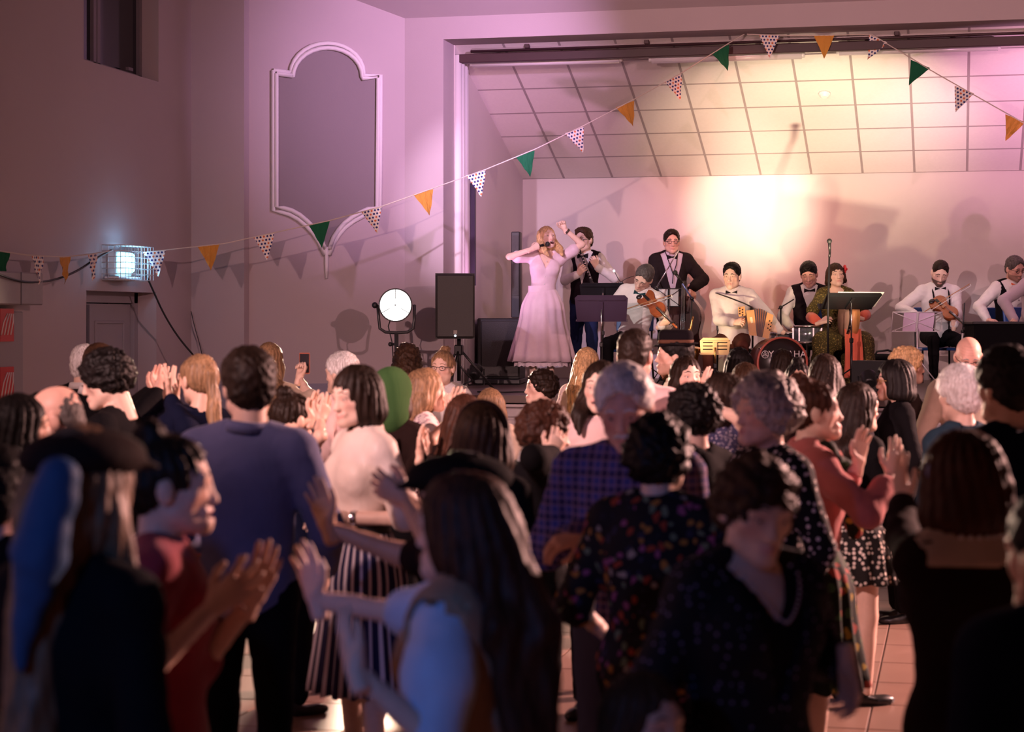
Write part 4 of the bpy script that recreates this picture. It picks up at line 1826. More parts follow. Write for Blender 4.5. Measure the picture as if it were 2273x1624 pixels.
CAB = plain('cable_black', (.010, .010, .011), .5)


def cable(label, pts, r=.009, name='cable'):
    P = [at(*p) for p in pts]
    # smooth the polyline a little
    for _ in range(2):
        Q = [P[0]]
        for i in range(len(P) - 1):
            Q += [P[i].lerp(P[i + 1], .25), P[i].lerp(P[i + 1], .75)]
        P = Q + [P[-1]]
    o = MB().tube(P, r, 6).build(name, CAB)
    return tag(o, label, 'cable')


cable('black cable drooping from the caged lamp to the left edge', [(-10, 606, 14.5), (40, 624, 14.9), (75, 627, 15.2), (120, 622, 15.6), (170, 603, 16.0), (215, 572, 16.4), (247, 555, 16.7)])
cable('black cable hanging from the caged lamp down into the crowd', [(322, 605, 17.3), (340, 645, 17.4), (365, 700, 17.5), (398, 752, 17.6), (440, 800, 17.7), (470, 850, 17.8)])
cable('thin grey cable hanging down the corner of the wall', [(424, 690, 18.84), (433, 730, 18.83), (445, 768, 18.82), (460, 850, 18.8), (466, 1000, 18.8), (468, 1139, 18.8)], .004)

# tripod lamp beside the stage, lit towards the dancers
D_ = 17.9
ctr = at(878, 677, D_)
tl0 = empty('tripod_lamp', (ctr.x, ctr.y, 0), 0, 'big round white lamp lit on a black tripod beside the stage', 'lamp')
zc = ctr.z
LENS = plain('lit_lens', (1.0, .98, .94), .3, noise=0, emit=5.0)
aim = Vector((.22, -1, -.08)).normalized()
Ml = Matrix([[*frame((0, 0, zc), (0, 0, 1), aim)[i]] for i in range(4)])
R3 = Ml.to_3x3()
c0 = Vector((0, 0, zc))
GREYM = plain('lamp_housing', (.05, .05, .052), .4, .2, noise=.1)
MB().lathe([(.06, -.24), (.10, -.22), (.13, -.12), (.155, -.02), (.160, .0), (.160, .02), (.150, .02), (.148, .005)], c0, R3, 28).build('housing', GREYM, tl0)
MB().lathe([(.147, .000), (.147, .012), (.10, .020), (.04, .024), (.002, .025)], c0, R3, 28).build('lens', LENS, tl0)
wv = R3 @ Vector((0, 0, 1))
for a in (PI / 2, PI / 2 + 2 * PI / 3, PI / 2 + 4 * PI / 3):
    u = R3 @ Vector((math.cos(a), math.sin(a), 0))
    MB().tube([c0 + u * .148 + wv * .03, c0 + u * .06 + wv * .034], .0035, 5).build('spoke', GREYM, tl0)
MB().ball(c0 + wv * .034, .008).build('hub', GREYM, tl0)
yk_ = MB()
yk_.tube([c0 + R3 @ Vector((-.175, 0, -.06)), c0 + Vector((-.175, .03, -.13)), c0 + Vector((-.165, .03, -.22)), c0 + Vector((-.11, .03, -.255)), c0 + Vector((0, .03, -.262)),
          c0 + Vector((.11, .03, -.255)), c0 + Vector((.165, .03, -.22)), c0 + Vector((.175, .03, -.13)), c0 + R3 @ Vector((.175, 0, -.06))], .015, 8)
yk_.build('yoke', GREYM, tl0)
MB().ball(c0 + R3 @ Vector((-.20, 0, -.05)), .03).build('knob', BLACK, tl0)
ps = MB()
ps.tube([(0, .03, .35), (0, .03, zc - .26)], .020, 10)
ps.build('pole', GREYM, tl0)
MB().tube([(-.05, .03, zc - .37), (0, .03, zc - .37)], .012, 8).ball((-.06, .03, zc - .37), .022).build('clamp_knob', BLACK, tl0)
for a in (.4, 2.5, 4.6):
    MB().tube([(0, .03, .62), (.42 * math.cos(a), .03 + .42 * math.sin(a), .02)], .013, 8).build('leg', GREYM, tl0)
MB().tube([c0 + Vector((-.05, .1, -.05)), c0 + Vector((-.09, .06, -.2)), c0 + Vector((-.05, .06, -.36)), c0 + Vector((-.02, .06, -.9)), (.05, .08, .05)], .006, 6).build('power_cable', CAB, tl0)
la = bpy.data.lights.new('tripod_lamp_beam', 'SPOT')
la.energy = 2600
la.color = (1.0, .66, .48)
la.spot_size = math.radians(86)
la.spot_blend = .5
la.shadow_soft_size = .13
lo = bpy.data.objects.new('tripod_lamp_beam', la)
link(lo, tl0)
lo.location = c0 + aim * .05
lo.rotation_euler = aim.to_track_quat('-Z', 'Y').to_euler()


# loudspeaker on its stand
SPK = plain('speaker_cabinet', (.016, .016, .017), .55, noise=.2, scale=40, bump=.2)
GRIL = plain('speaker_grille', (.030, .028, .026), .5, noise=.35, scale=160, bump=.3)
D_ = 18.2
c = at(1010, 679, D_)
lp = empty('loudspeaker', (c.x, c.y, c.z - .315), math.radians(18), 'black loudspeaker on a pole stand at the left of the stage', 'loudspeaker')
bd = MB()
o_ = [(-.19, 0), (.19, 0), (.165, .34), (-.165, .34)]
P = [(x, y, z) for z in (0.0, .63) for x, y in o_]
bd.add(P, [(0, 3, 2, 1), (4, 5, 6, 7), (0, 1, 5, 4), (1, 2, 6, 5), (2, 3, 7, 6), (3, 0, 4, 7)])
bd.build('cabinet', SPK, lp)
MB().box((0, -.022, .315), (.375, .045, .615), None, .018).build('grille', GRIL, lp)
MB().box((0, -.047, .065), (.036, .006, .036), None, .002).build('badge', plain('badge_grey', (.25, .23, .2), .4), lp)
MB().ball((0, -.048, .030), .011, 10, 6).build('indicator', plain('indicator_light', (.8, .85, 1.0), .3, emit=3.0), lp)
spd = empty('speaker_stand', (c.x, c.y + .15, ZS), 0, 'black pole stand under the loudspeaker', 'stand')
MB().tube([(0, 0, .1), (0, 0, c.z - .315 - ZS)], .019, 10).build('pole', BLACKM, spd)
MB().box((0, 0, .40), (.08, .08, .10), None, .01).build('collar', BLACKM, spd)
for a in (.5, 2.6, 4.7):
    MB().tube([(0, 0, .42), (.35 * math.cos(a), .35 * math.sin(a), .015)], .012, 8).build('leg', BLACKM, spd)

# column loudspeaker: bass box and slim column
cb = at(1106, 785, 20.35)
sb = empty('bass_speaker', (cb.x, cb.y, ZS), math.radians(6), 'black bass box standing on the stage behind the singer', 'loudspeaker')
MB().box((0, .27, .38), (.46, .52, .66), None, .012).build('cabinet', SPK, sb)
MB().box((.02, -.010, .38), (.40, .02, .60), None, .006).build('grille', GRIL, sb)
MB().box((0, .2, .03), (.50, .62, .05), None, .008).build('base_board', BLACK, sb)
for sx in (-1, 1):
    MB().lathe([(.03, 0), (.03, .02)], (sx * .17, .1, .012), None, 10).build('foot', BLACK, sb)
cm_ = at(1139, 617, 20.5)
zt = at(1139, 515, 20.7).z - ZS - .715
co = empty('column_speaker', (cm_.x, cm_.y + .16, ZS + .715), 0, 'slim black column loudspeaker rising from the bass box', 'loudspeaker')
MB().box((0, 0, zt / 2), (.095, .11, zt), None, .008).build('column', BLACK, co)
MB().box((0, -.058, zt / 2 + .1), (.075, .008, zt * .7)).build('grille', GRIL, co)
# small lamp bodies added on the stage floor for the uplights
for lab, x_, tgt in (('added wash lamp on the stage floor by the loudspeaker stand', -4.80, (-4.6, 20.4, 4.4)), ('added wash lamp on the stage floor before the accordion player', -3.1, (-2.1, 20.0, 2.4)), ('added wash lamp on the stage floor by the wedge monitor', -.75, (-1.45, 20.9, 4.25))):
    wl_ = empty('added_wash_lamp', (x_, 17.22 if x_ > -4.5 else 18.92, ZS), 0, lab, 'lamp', 'added wash lamps at the front of the stage')
    dv_ = (Vector(tgt) - Vector((x_, 17.25, 1.47))).normalized()
    Rw = dv_.to_track_quat('Z', 'Y').to_matrix()
    MB().lathe([(.045, -.14), (.062, -.12), (.070, -.02), (.072, -.012), (.066, -.012), (.06, -.05)], (0, .02, .20), Rw, 18).build('housing', BLACKM, wl_)
    MB().tube([(-.085, 0, .19), (-.085, 0, .02), (.085, 0, .02), (.085, 0, .19)], .009, 6).build('bracket', BLACKM, wl_)
for kx, (lab, pts) in enumerate((('loop of black cable below the loudspeaker', [(1022, 812, 18.2), (1035, 830, 18.2), (1052, 845, 18.3), (1030, 850, 18.3), (1024, 862, 18.2)]),
                                 ('black cable trailing across the stage front', [(px_, HY + (HC - ZS - .012) * F / D__, D__) for px_, D__ in ((1060, 17.9), (1110, 17.7), (1160, 17.95), (1200, 17.65), (1260, 17.8))]))):
    cable(lab, pts, .008)


# ------------------------------------------------------------------ the band
WHITE = cloth('white_shirt_cloth', (.74, .71, .70))
CREAM = cloth('cream_shirt_cloth', (.70, .63, .56))
VEST = cloth('dark_vest_cloth', (.012, .007, .011))
BLK = cloth('black_cloth', (.006, .0055, .007))
NAVY = cloth('navy_cloth', (.018, .028, .085))
JACK = cloth('dark_jacket_cloth', (.018, .015, .016))
BOW = cloth('black_bow', (.015, .014, .016))
ORANGEB = cloth('orange_bow', (.80, .16, .06))
PINKD = cloth('pale_pink_satin', (.78, .60, .68), .5, sheen=.4)
APRON = cloth('grey_lilac_panel', (.42, .36, .42), .6)
LACE = dotted('white_lace', (.80, .70, .76), (.45, .36, .42), 70, .25)
PAPER = plain('paper', (.85, .82, .80), .7, noise=.03)
WOODV = plain('violin_varnish', (.28, .075, .025), .22, noise=.35, scale=14, coat=.4)
WOODB = plain('bow_wood', (.45, .22, .10), .4, noise=.2)
WOODD = plain('bass_varnish', (.060, .016, .012), .25, noise=.3, scale=10, coat=.4)
EBONY = plain('ebony', (.012, .010, .010), .3, noise=.2)
BRASS = plain('brass', (.70, .40, .14), .25, 1.0, noise=.15)
ACC_W = plain('accordion_wood', (.72, .36, .10), .3, noise=.25, scale=9, coat=.3)
ACC_B = plain('accordion_bellows', (.30, .11, .05), .5, noise=.2)
BLUEP = plain('blue_seat_plastic', (.02, .08, .30), .45, noise=.1)
ZST = ZS


def gp(px, D):
    """stage floor position at that column and distance"""
    p = at(px, 0, D)
    return (p.x, p.y)


def chair(label, loc, yaw, seat=BLUEP, group='chairs of the musicians'):
    r = empty('chair', (loc[0], loc[1], ZST), math.radians(yaw), label, 'chair', group)
    MB().box((0, 0, .375), (.42, .42, .03), None, .012).build('seat', seat, r)
    MB().box((0, -.225, .70), (.40, .03, .26), Matrix.Rotation(.12, 3, 'X'), .010).build('backrest', seat, r)
    for sx in (-1, 1):
        MB().tube([(sx * .19, .19, .01), (sx * .185, .17, .37)], .011, 8).build('leg', BLACKM, r)
        MB().tube([(sx * .20, -.24, .01), (sx * .185, -.18, .37), (sx * .185, -.235, .80)], .011, 8).build('leg', BLACKM, r)
    return r


def violin(label, chin, scroll, front):
    """lies from the chin end to the scroll; front = direction its belly faces"""
    M4 = frame(chin, front, Vector(scroll) - Vector(chin))
    r = empty('violin', (0, 0, 0), 0, label, 'violin')
    r.matrix_world = M4
    half = [(0, 0), (.050, .003), (.080, .022), (.100, .065), (.092, .105), (.072, .135), (.058, .165), (.056, .195), (.066, .225), (.082, .255), (.083, .295), (.066, .33), (.035, .352), (0, .356)]
    ol = [(x, z) for x, z in half] + [(-x, z) for x, z in half[-2:0:-1]]
    ol = [((a[0] * (1 - t_) + b[0] * t_), (a[1] * (1 - t_) + b[1] * t_)) for a, b in zip(ol, ol[1:] + ol[:1]) for t_ in (.2, .8)]
    MB().prism(ol, .036).build('body', WOODV, r)
    top = [(x * .96, .178 + (z - .178) * .96) for x, z in ol]
    MB().prism(top, .010, Matrix.Translation((0, .022, 0))).build('belly', WOODV, r)
    MB().box((0, .034, .40), (.026, .012, .27), None, .003).build('fingerboard', EBONY, r)
    MB().box((0, .016, .42), (.022, .022, .15), None, .005).build('neck', WOODV, r)
    MB().box((0, .010, .53), (.020, .030, .09), None, .005).ball((0, .018, .585), .020, 10, 8, (.6, 1, 1)).build('scroll', WOODV, r)
    MB().box((0, .040, .175), (.045, .006, .030)).build('bridge', WOODB, r)
    MB().box((0, .034, .09), (.030, .008, .10)).build('tailpiece', EBONY, r)
    MB().ball((-.045, .036, .03), .035, 12, 8, (1, .35, .8)).build('chin_rest', EBONY, r)
    pg = MB()
    for k, sx in enumerate((-1, 1, -1, 1)):
        pg.tube([(0, .015, .51 + .018 * k), (sx * .035, .015, .51 + .018 * k)], .005, 6)
    pg.build('pegs', EBONY, r)
    st = MB()
    for k in range(4):
        st.tube([(-.009 + .006 * k, .040, .10), (-.009 + .006 * k, .055, .175), (-.006 + .004 * k, .043, .52)], .0009, 4)
    st.build('strings', CHROME, r)
    return r


def bow(label, a, b):
    a, b = Vector(a), Vector(b)
    o = empty('violin_bow', a, 0, label, 'bow')
    d = b - a
    up = Vector((0, 0, 1))
    side = d.cross(up).normalized()
    dn_ = side.cross(d).normalized() * -.022
    MB().tube([(0, 0, 0), d * .5 - dn_ * .2, d], [.0060, .0052, .0046], 6).build('stick', WOODB, o)
    MB().tube([d * .04 + dn_, d * .985 + dn_], .0032, 5).build('bow_hair', PAPER, o)
    MB().tube([d * .99, d * .985 + dn_ * 1.2], [.005, .004], 6).build('tip', PAPER, o)
    MB().tube([d * .03, d * .03 + dn_], .009, 6).build('frog', EBONY, o)
    return o


def mic(parent, a, b, grille=None):
    """handheld microphone from its tail a to its head b, in the parent's axes"""
    a, b = Vector(a), Vector(b)
    d = (b - a).normalized()
    MB().tube([a, a + (b - a) * .72], [.011, .016], 10).build('mic_body', BLACKM, parent)
    MB().ball(b - d * .022, .026, 12, 8).build('mic_grille', grille or plain('mic_mesh', (.022, .022, .022), .6, .2, noise=.4, scale=200), parent)


def mic_stand(label, base, elbow, tip, boom=None, metal=BLACKM, foot='tripod', microphone=True):
    """upright from the floor to the elbow, boom to the tip"""
    r = empty('mic_stand', (base[0], base[1], ZST), 0, label, 'mic stand')
    o = Vector((base[0], base[1], ZST))
    e = Vector(elbow) - o
    t_ = Vector(tip) - o
    MB().tube([(0, 0, .05), (0, 0, min(.75, e.z * .6)), e], [.011, .011, .009], 8).build('pole', metal, r)
    if (t_ - e).length <= .03:
        MB().tube([e - Vector((0, 0, .02)), t_], .012, 8).build('mic_clip', BLACKM, r)
    if foot == 'tripod':
        for a in (.3, 2.4, 4.5):
            MB().tube([(0, 0, .22), (.30 * math.cos(a), .30 * math.sin(a), .012)], .008, 6).build('leg', BLACKM, r)
    else:
        MB().lathe([(.13, 0), (.13, .015), (.03, .03), (.012, .05)], (0, 0, .004), None, 20).build('base', BLACKM, r)
    if (t_ - e).length > .03:
        tail_ = e - (t_ - e) * .18
        MB().tube([tail_, t_], .007, 8).build('boom', boom or metal, r)
        MB().ball(e, .022, 10, 6).build('joint', BLACKM, r)
    if microphone:
        d = (t_ - e).normalized() if (t_ - e).length > .03 else Vector((0, -.5, .86))
        mic(r, t_ - d * .02, t_ + d * .15)
    return r


def desk_stand(label, base, ctr_, w, h, yaw, tilt, col, sheet=None, slots=False, group='music stands of the band'):
    """music stand with a solid desk; ctr_ = centre of the desk; tilt: lean-back angle from upright; the desk's reading side faces yaw"""
    r = empty('music_stand', (base[0], base[1], ZST), math.radians(yaw), label, 'music stand', group)
    zc_ = ctr_.z - ZST
    R = Matrix.Rotation(math.radians(tilt), 3, 'X')
    # local +y is the reading side; the desk leans away from it
    ol = [(-w / 2 * .93, -h / 2), (w / 2 * .93, -h / 2), (w / 2, h / 2 - .03), (w / 2 - .03, h / 2), (-w / 2 + .03, h / 2), (-w / 2, h / 2 - .03)]
    M4 = Matrix.Translation((0, 0, zc_)) @ R.to_4x4()
    dk = MB().prism(ol, .006, M4).build('desk', col, r)
    lip = MB()
    lip.box(M4 @ Vector((0, .030, -h / 2)), (w * .98, .065, .006), R)
    lip.build('ledge', col, r)
    rb = MB()
    rb.box(M4 @ Vector((0, -.010, h * .34)), (w * .9, .014, .012), R).box(M4 @ Vector((0, -.012, -.02)), (.035, .02, h * .7), R)
    rb.build('desk_rib', col, r)
    MB().tube([(0, -.02, .04), (0, -.02, zc_ * .55)], .013, 10).build('tube', BLACKM, r)
    MB().tube([(0, -.02, zc_ * .5), (0, -.02, zc_ - .02), M4 @ Vector((0, -.015, -.01))], .009, 8).build('upright', CHROME if not slots else BRASS, r)
    MB().box((0, -.02, zc_ * .55), (.035, .035, .05), None, .006).build('clamp', BLACKM, r)
    for a in (.5, 2.6, 4.7):
        MB().tube([(0, -.02, .20), (.28 * math.cos(a), -.02 + .28 * math.sin(a), .012)], .008, 6).build('leg', BLACKM, r)
    if slots:
        for k in range(3):
            for sx in (-1, 1):
                MB().box(M4 @ Vector((sx * w * .24, -.004, h * (.22 - .2 * k))), (w * .32, .006, .010), R).build('slot', EBONY, r)
    if sheet:
        sh = MB().box(M4 @ Vector((sheet[0], .008, sheet[1])), (sheet[2], .004, sheet[3]), R).build('sheet_music', PAPER)
        sh.matrix_world = Matrix.Translation((base[0], base[1], ZST)) @ Matrix.Rotation(math.radians(yaw), 4, 'Z')
        tag(sh, sheet[4], 'sheet music')
    return r


def wire_stand(label, base, ctr_, w, h, yaw, tilt, metal, sheet_label, sheet_mat=PAPER, sw_=.8, so=0.0):
    r = empty('wire_music_stand', (base[0], base[1], ZST), math.radians(yaw), label, 'music stand', 'music stands of the band')
    zc_ = ctr_.z - ZST
    R = Matrix.Rotation(math.radians(tilt), 3, 'X')
    M4 = Matrix.Translation((0, 0, zc_)) @ R.to_4x4()
    pt = lambda x, z, y=0: M4 @ Vector((x, y, z))
    b = MB()
    b.tube([pt(-w / 2, -h / 2), pt(w / 2, -h / 2), pt(w / 2, h / 2), pt(-w / 2, h / 2), pt(-w / 2, -h / 2)], .006, 6)
    b.build('frame', metal, r)
    MB().tube([pt(-w / 2, -h / 2), pt(0, 0), pt(w / 2, h / 2)], .004, 6).build('brace', metal, r)
    MB().tube([pt(w / 2, -h / 2), pt(0, 0), pt(-w / 2, h / 2)], .004, 6).build('brace', metal, r)
    MB().box(pt(0, 0, -.006), (.02, .008, h), R).build('spine', metal, r)
    for sx in (-1, 1):
        MB().tube([pt(sx * w * .4, -h / 2), pt(sx * w * .4, -h / 2, .05)], .004, 6).build('ledge_arm', metal, r)
    MB().tube([(0, -.02, .04), (0, -.02, zc_ * .6), (0, -.01, zc_ - h * .3)], [.010, .009, .007], 8).build('pole', metal, r)
    MB().tube([(-.03, -.02, zc_ * .58), (.05, -.02, zc_ * .58)], .007, 6).build('clamp', metal, r)
    for a in (.2, 2.3, 4.4):
        MB().tube([(0, -.02, .30), (.25 * math.cos(a), -.02 + .25 * math.sin(a), .01)], .006, 6).build('leg', metal, r)
    sh = MB().box(pt(so, .0, .008), (sw_ * w, .004, h * .98), R).build('sheet_music', sheet_mat)
    sh.matrix_world = Matrix.Translation((base[0], base[1], ZST)) @ Matrix.Rotation(math.radians(yaw), 4, 'Z')
    tag(sh, sheet_label, 'sheet music')
    return r


FACE = 180 + math.degrees(YAW)       # yaw of somebody who looks straight at the camera

# singer
D_ = 20.0
sg = person('singing woman in a pale pink dress with one arm raised on the stage', gp(1203, D_), 1.68, 'f', FACE + 4, ZST, side=-5, head=(20, -16, 8), skin='pale',
            hair=dict(style='longfront', col='blond', L=.22, part=.02), mouth='shout', q=.7,
            arms={'R': dict(w=at(1180, 553, D_ - .20), hint=(1, 0, -.25), f=(-.85, -.1, .5), p=(-.3, -.9, -.1), pose='grip', mir=False),
                  'L': dict(w=at(1253, 508, D_ - .06), hint=(1, .0, -.5), f=(.35, .1, .9), p=(.2, .9, 0), pose='fist', mir=False)},
            tops=[dict(name='bodice', mat=PINKD, sleeve=.62, e=.012, hem=.055, v=.20, vw=.05, flare=.018, buttons=WHITEP, wr=.003)],
            bottom=('skirt', PINKD, .602, .150, .345, 13), shoes='black', build=.97)
r = sg['root']
b = MB()
n = 40
pv = []
for zz, ex in ((.585, .004), (.625, .004)):
    for k in range(n):
        a = 2 * PI * k / n
        pv.append((.146 * math.cos(a), .112 * math.sin(a) + .006, zz * 1.68))
b.add(pv, [(k, (k + 1) % n, n + (k + 1) % n, n + k) for k in range(n)], True)
b.build('sash', PINKD, r)
pv, pf = [], []
n = 96
for i, zz in enumerate((.200, .122)):
    for k in range(n):
        a = 2 * PI * k / n
        rr = .280 + .012 * math.sin(15 * a) + .01 * i
        pv.append((rr * math.cos(a), rr * .86 * math.sin(a), zz * 1.68 + .008 * math.sin(31 * a) * i))
MB().add(pv, [(k, n + k, n + (k + 1) % n, (k + 1) % n) for k in range(n)], True).build('lace_petticoat', LACE, r)
wr_ = sg['J']['L']
wp = wr_[2] + (wr_[1] - wr_[2]) * .16
dd = Vector(list(wr_[2] - wr_[1])).normalized()
bz = Vector((0, 0, 1)).rotation_difference(dd).to_matrix()
MB().lathe([(.031, -.012), (.033, 0), (.031, .012)], wp, bz, 16, False).build('watch', plain('watch_strap', (.05, .03, .02), .4), r)
J_ = sg['J']['R']
hc_ = Vector(list(J_[2] + J_[3] @ np.array((-.0, .085, -.035)) * J_[4]))
mo = Vector(list(sg['tr']([(.040, .112, -.090)])[0]))
mr_ = empty('microphone', (0, 0, 0), 0, 'black handheld microphone at the singing mouth', 'microphone')
mr_.matrix_world = sg['mw']
mdir = (hc_ - mo).normalized()
mic(mr_, mo + mdir * .22, mo)

# clarinet player
D_ = 20.9
cp = person('clarinet player in glasses, dark waistcoat and white shirt', gp(1297, D_), 1.70, 'm', FACE - 16, ZST, head=(-16, 2, 0), skin='pale', hair=dict(style='quiff', col='brown', part=.01), q=.75,
            glasses='dark', bowtie=BOW, build=.95,
            arms={'R': dict(w=at(1284, 608, D_ - .32), hint=(.8, -.3, -.7), f=(-.55, .5, .55), p=(-.4, -.7, .3), pose='press', mir=False),
                  'L': dict(w=at(1324, 592, D_ - .28), hint=(.8, -.3, -.7), f=(.3, .4, .8), p=(.5, -.7, .1), pose='press', mir=False)},
            tops=[dict(name='shirt', mat=WHITE, collar=True, hem=.02, res=.8), dict(name='waistcoat', mat=VEST, sleeve=0, e=.024, v=.10, vw=.06, hem=-.03, res=.62)],
            bottom=('trousers', NAVY))
mo = cp['world'](cp['tr']([(0, .108, -.076)])[0])
bell = at(1316, 634, D_ - .34)
cr = empty('clarinet', mo, 0, 'black clarinet with silver keys held to the mouth', 'clarinet')
d = bell - mo
MB().tube([(0, 0, 0), d * .07, d * .10, d * .12, d * .5, d * .84, d * .93, d], [.007, .011, .014, .0125, .0125, .014, .020, .032], 12).build('barrel', EBONY, cr)
kx = MB()
sdv = d.cross(Vector((1, 0, 0))).normalized()
for k in range(9):
    kx.ball(d * (.2 + .075 * k) - FW * .016 + RT * (.006 * (k % 2)), .0095, 8, 6)
kx.tube([d * .2 + RT * .014 - FW * .008, d * .85 + RT * .016 - FW * .008], .0035, 5)
kx.build('keys', CHROME, cr)

# seated fiddler on the left
D_ = 19.7
chair('blue chair under the fiddler who leans over his violin', gp(1398, D_ + .05), FACE - 18)
fd = person('seated fiddler in a white shirt leaning over his violin', gp(1406, D_), 1.70, 'm', FACE - 20, ZST, sit=.39, lean=16, side=-15, head=(-10, 24, -14), skin='pale',
            hair=dict(style='short', col='greydark'), q=.75, bowtie=cloth('teal_bow', (.015, .05, .06)), build=1.02, knees={'R': (.16, .42, .15, .40), 'L': (.14, .44, .16, .42)},
            arms={'R': dict(w=at(1372, 690, D_ - .38), hint=(.9, -.2, -.6), f=(-.2, .8, -.3), p=(.1, .3, -1), pose='grip', mir=False),
                  'L': dict(w=at(1466, 722, D_ - .34), hint=(.25, -.5, -1), f=(-.8, .25, .55), p=(.2, -.6, .7), pose='press', mir=False)},
            tops=[dict(name='shirt', mat=WHITE, collar=True, hem=-.03, e=.018, res=.8)], bottom=('trousers', BLK))
violin('brown violin tucked under the chin of the leaning fiddler', at(1424, 652, D_ - .20), at(1487, 716, D_ - .42), (-.1, -.85, .5))
bow('bow drawn across the violin of the leaning fiddler', at(1370, 692, D_ - .50), at(1492, 654, D_ - .36))

# double bass player
D_ = 21.6
bp_ = person('double bass player in dark jacket, bow tie and glasses', gp(1490, D_), 1.71, 'm', FACE + 3, ZST, head=(0, 4, 0), skin='fair', hair=dict(style='quiff', col='darkbrown'), glasses='dark', q=.75, bowtie=BOW, build=1.02,
             arms={'L': dict(w=at(1534, 641, D_ - .26), hint=(1, -.2, -.3), f=(-.3, .3, -.9), p=(.3, -.6, -.2), pose='relax', mir=False),
                   'R': dict(w=at(1470, 668, D_ - .25), hint=(.9, -.3, -.5), f=(-.5, .5, -.3), p=(-.3, -.6, 0), pose='relax', mir=False)},
             tops=[dict(name='shirt', mat=cloth('lilac_shirt', (.55, .52, .62)), collar=True, sleeve=1.95, hem=.0), dict(name='jacket', mat=JACK, e=.030, v=.02, vw=.075, hem=-.10, sleeve=1.88, res=.68)],
             bottom=('trousers', BLK))
MB().tube([bp_['up'](-.075, .02, .33 * 1.71), bp_['up'](-.04, .15, .24 * 1.71), bp_['up'](0, .165, .17 * 1.71), bp_['up'](.01, .165, .11 * 1.71)], .005, 6).tube(
    [bp_['up'](.075, .02, .33 * 1.71), bp_['up'](.04, .15, .24 * 1.71), bp_['up'](0, .165, .17 * 1.71)], .005, 6).build('lanyard', BLK, bp_['root'])
# double bass, standing beside him and leaning against his hip
bc = gp(1522, D_ - .46)
db = empty('double_bass', (bc[0], bc[1], ZST), math.radians(FACE + 180 - 20), 'dark double bass standing behind the music stand', 'double bass')
half = [(0, 0), (.20, .01), (.31, .08), (.335, .22), (.28, .36), (.215, .46), (.20, .54), (.225, .64), (.25, .74), (.235, .85), (.17, .95), (.08, 1.04), (0, 1.06)]
def smooth_outline(P, n=2):
    for _ in range(n):
        Q = []
        for i in range(len(P)):
            a, b = P[i], P[(i + 1) % len(P)]
            Q += [(a[0] * .75 + b[0] * .25, a[1] * .75 + b[1] * .25), (a[0] * .25 + b[0] * .75, a[1] * .25 + b[1] * .75)]
        P = Q
    return P


db.scale = (.82, .82, .82)
ol = smooth_outline([(x, z + .12) for x, z in half] + [(-x, z + .12) for x, z in half[-2:0:-1]])
MB().prism(ol, .17).build('body', WOODD, db)
MB().prism([(x * .96, .65 + (z - .65) * .97) for x, z in ol], .03, Matrix.Translation((0, -.10, 0))).build('belly', WOODD, db)
MB().box((0, -.125, 1.10), (.055, .03, .55), None, .006).build('fingerboard', EBONY, db)
MB().box((0, -.118, .50), (.14, .015, .13)).build('bridge', WOODB, db)
MB().tube([(0, 0, .0), (0, 0, .14)], .010, 8).build('endpin', CHROME, db)
st = MB()
for k in range(4):
    st.tube([(-.03 + .02 * k, -.12, .25), (-.03 + .02 * k, -.150, .565), (-.015 + .01 * k, -.142, 1.36)], .002, 4)
st.build('strings', CHROME, db)

# accordion player
D_ = 19.9
chair('dark chair under the accordion player', gp(1628, D_ + .06), FACE - 12, BLACK)
ap_ = person('seated accordion player in a white shirt and black bow tie', gp(1628, D_), 1.70, 'm', FACE - 16, ZST, sit=.36, lean=6, head=(-6, 2, 0), skin='pale', hair=dict(style='quiff', col='black'), q=.75, bowtie=BOW, build=1.05,
             knees={'R': (.20, .44, .20, .42), 'L': (.17, .46, .20, .44)},
             arms={'R': dict(w=at(1628, 716, D_ - .36), hint=(.9, -.5, -.8), f=(-.9, .35, .1), p=(-.3, -.6, -.5), pose='press', mir=False),
                   'L': dict(w=at(1735, 740, D_ - .40), hint=(.9, -.5, -.7), f=(.8, .3, .35), p=(.4, -.7, -.3), pose='press', mir=False)},
             tops=[dict(name='shirt', mat=WHITE, collar=True, hem=-.03, e=.018, res=.8)], bottom=('trousers', cloth('brown_trousers', (.10, .035, .025))))
o0 = at(1645, 722, D_ - .40)
ac = empty('accordion', o0, 0, 'small wooden button accordion with fanned bellows', 'accordion')
L_ = lambda px, py, D: at(px, py, D) - o0


def slab(quad, d0, d1):
    P = [L_(x, y, d0) for x, y in quad] + [L_(x, y, d1) for x, y in quad]
    return MB().add(P, [(3, 2, 1, 0), (4, 5, 6, 7), (0, 1, 5, 4), (1, 2, 6, 5), (2, 3, 7, 6), (3, 0, 4, 7)])


slab([(1656, 689), (1674, 687), (1680, 745), (1663, 744)], D_ - .52, D_ - .30).build('treble_end', ACC_W, ac)
slab([(1638, 682), (1653, 679), (1655, 700), (1640, 703)], D_ - .50, D_ - .36).build('keyboard', ACC_W, ac)
slab([(1703, 693), (1717, 699), (1706, 752), (1692, 748)], D_ - .52, D_ - .30).build('bass_end', ACC_W, ac)
nb = 11
for k in range(nb):
    t_ = (k + .5) / nb
    xa, ya = 1674 + (1703 - 1674) * t_, 687 + 6 * t_ - 5 * math.sin(PI * t_)
    xb, yb = 1680 + (1692 - 1680) * t_, 745 + 3 * t_ + 1 * math.sin(PI * t_)
    w_ = 1.0
    slab([(xa - w_ * 1.15, ya), (xa + w_ * 1.15, ya), (xb + w_ * .6, yb), (xb - w_ * .6, yb)], D_ - .51 + .006 * (k % 2), D_ - .31).build('bellows_fold', ACC_B if k % 2 else EBONY, ac)
kb = MB()
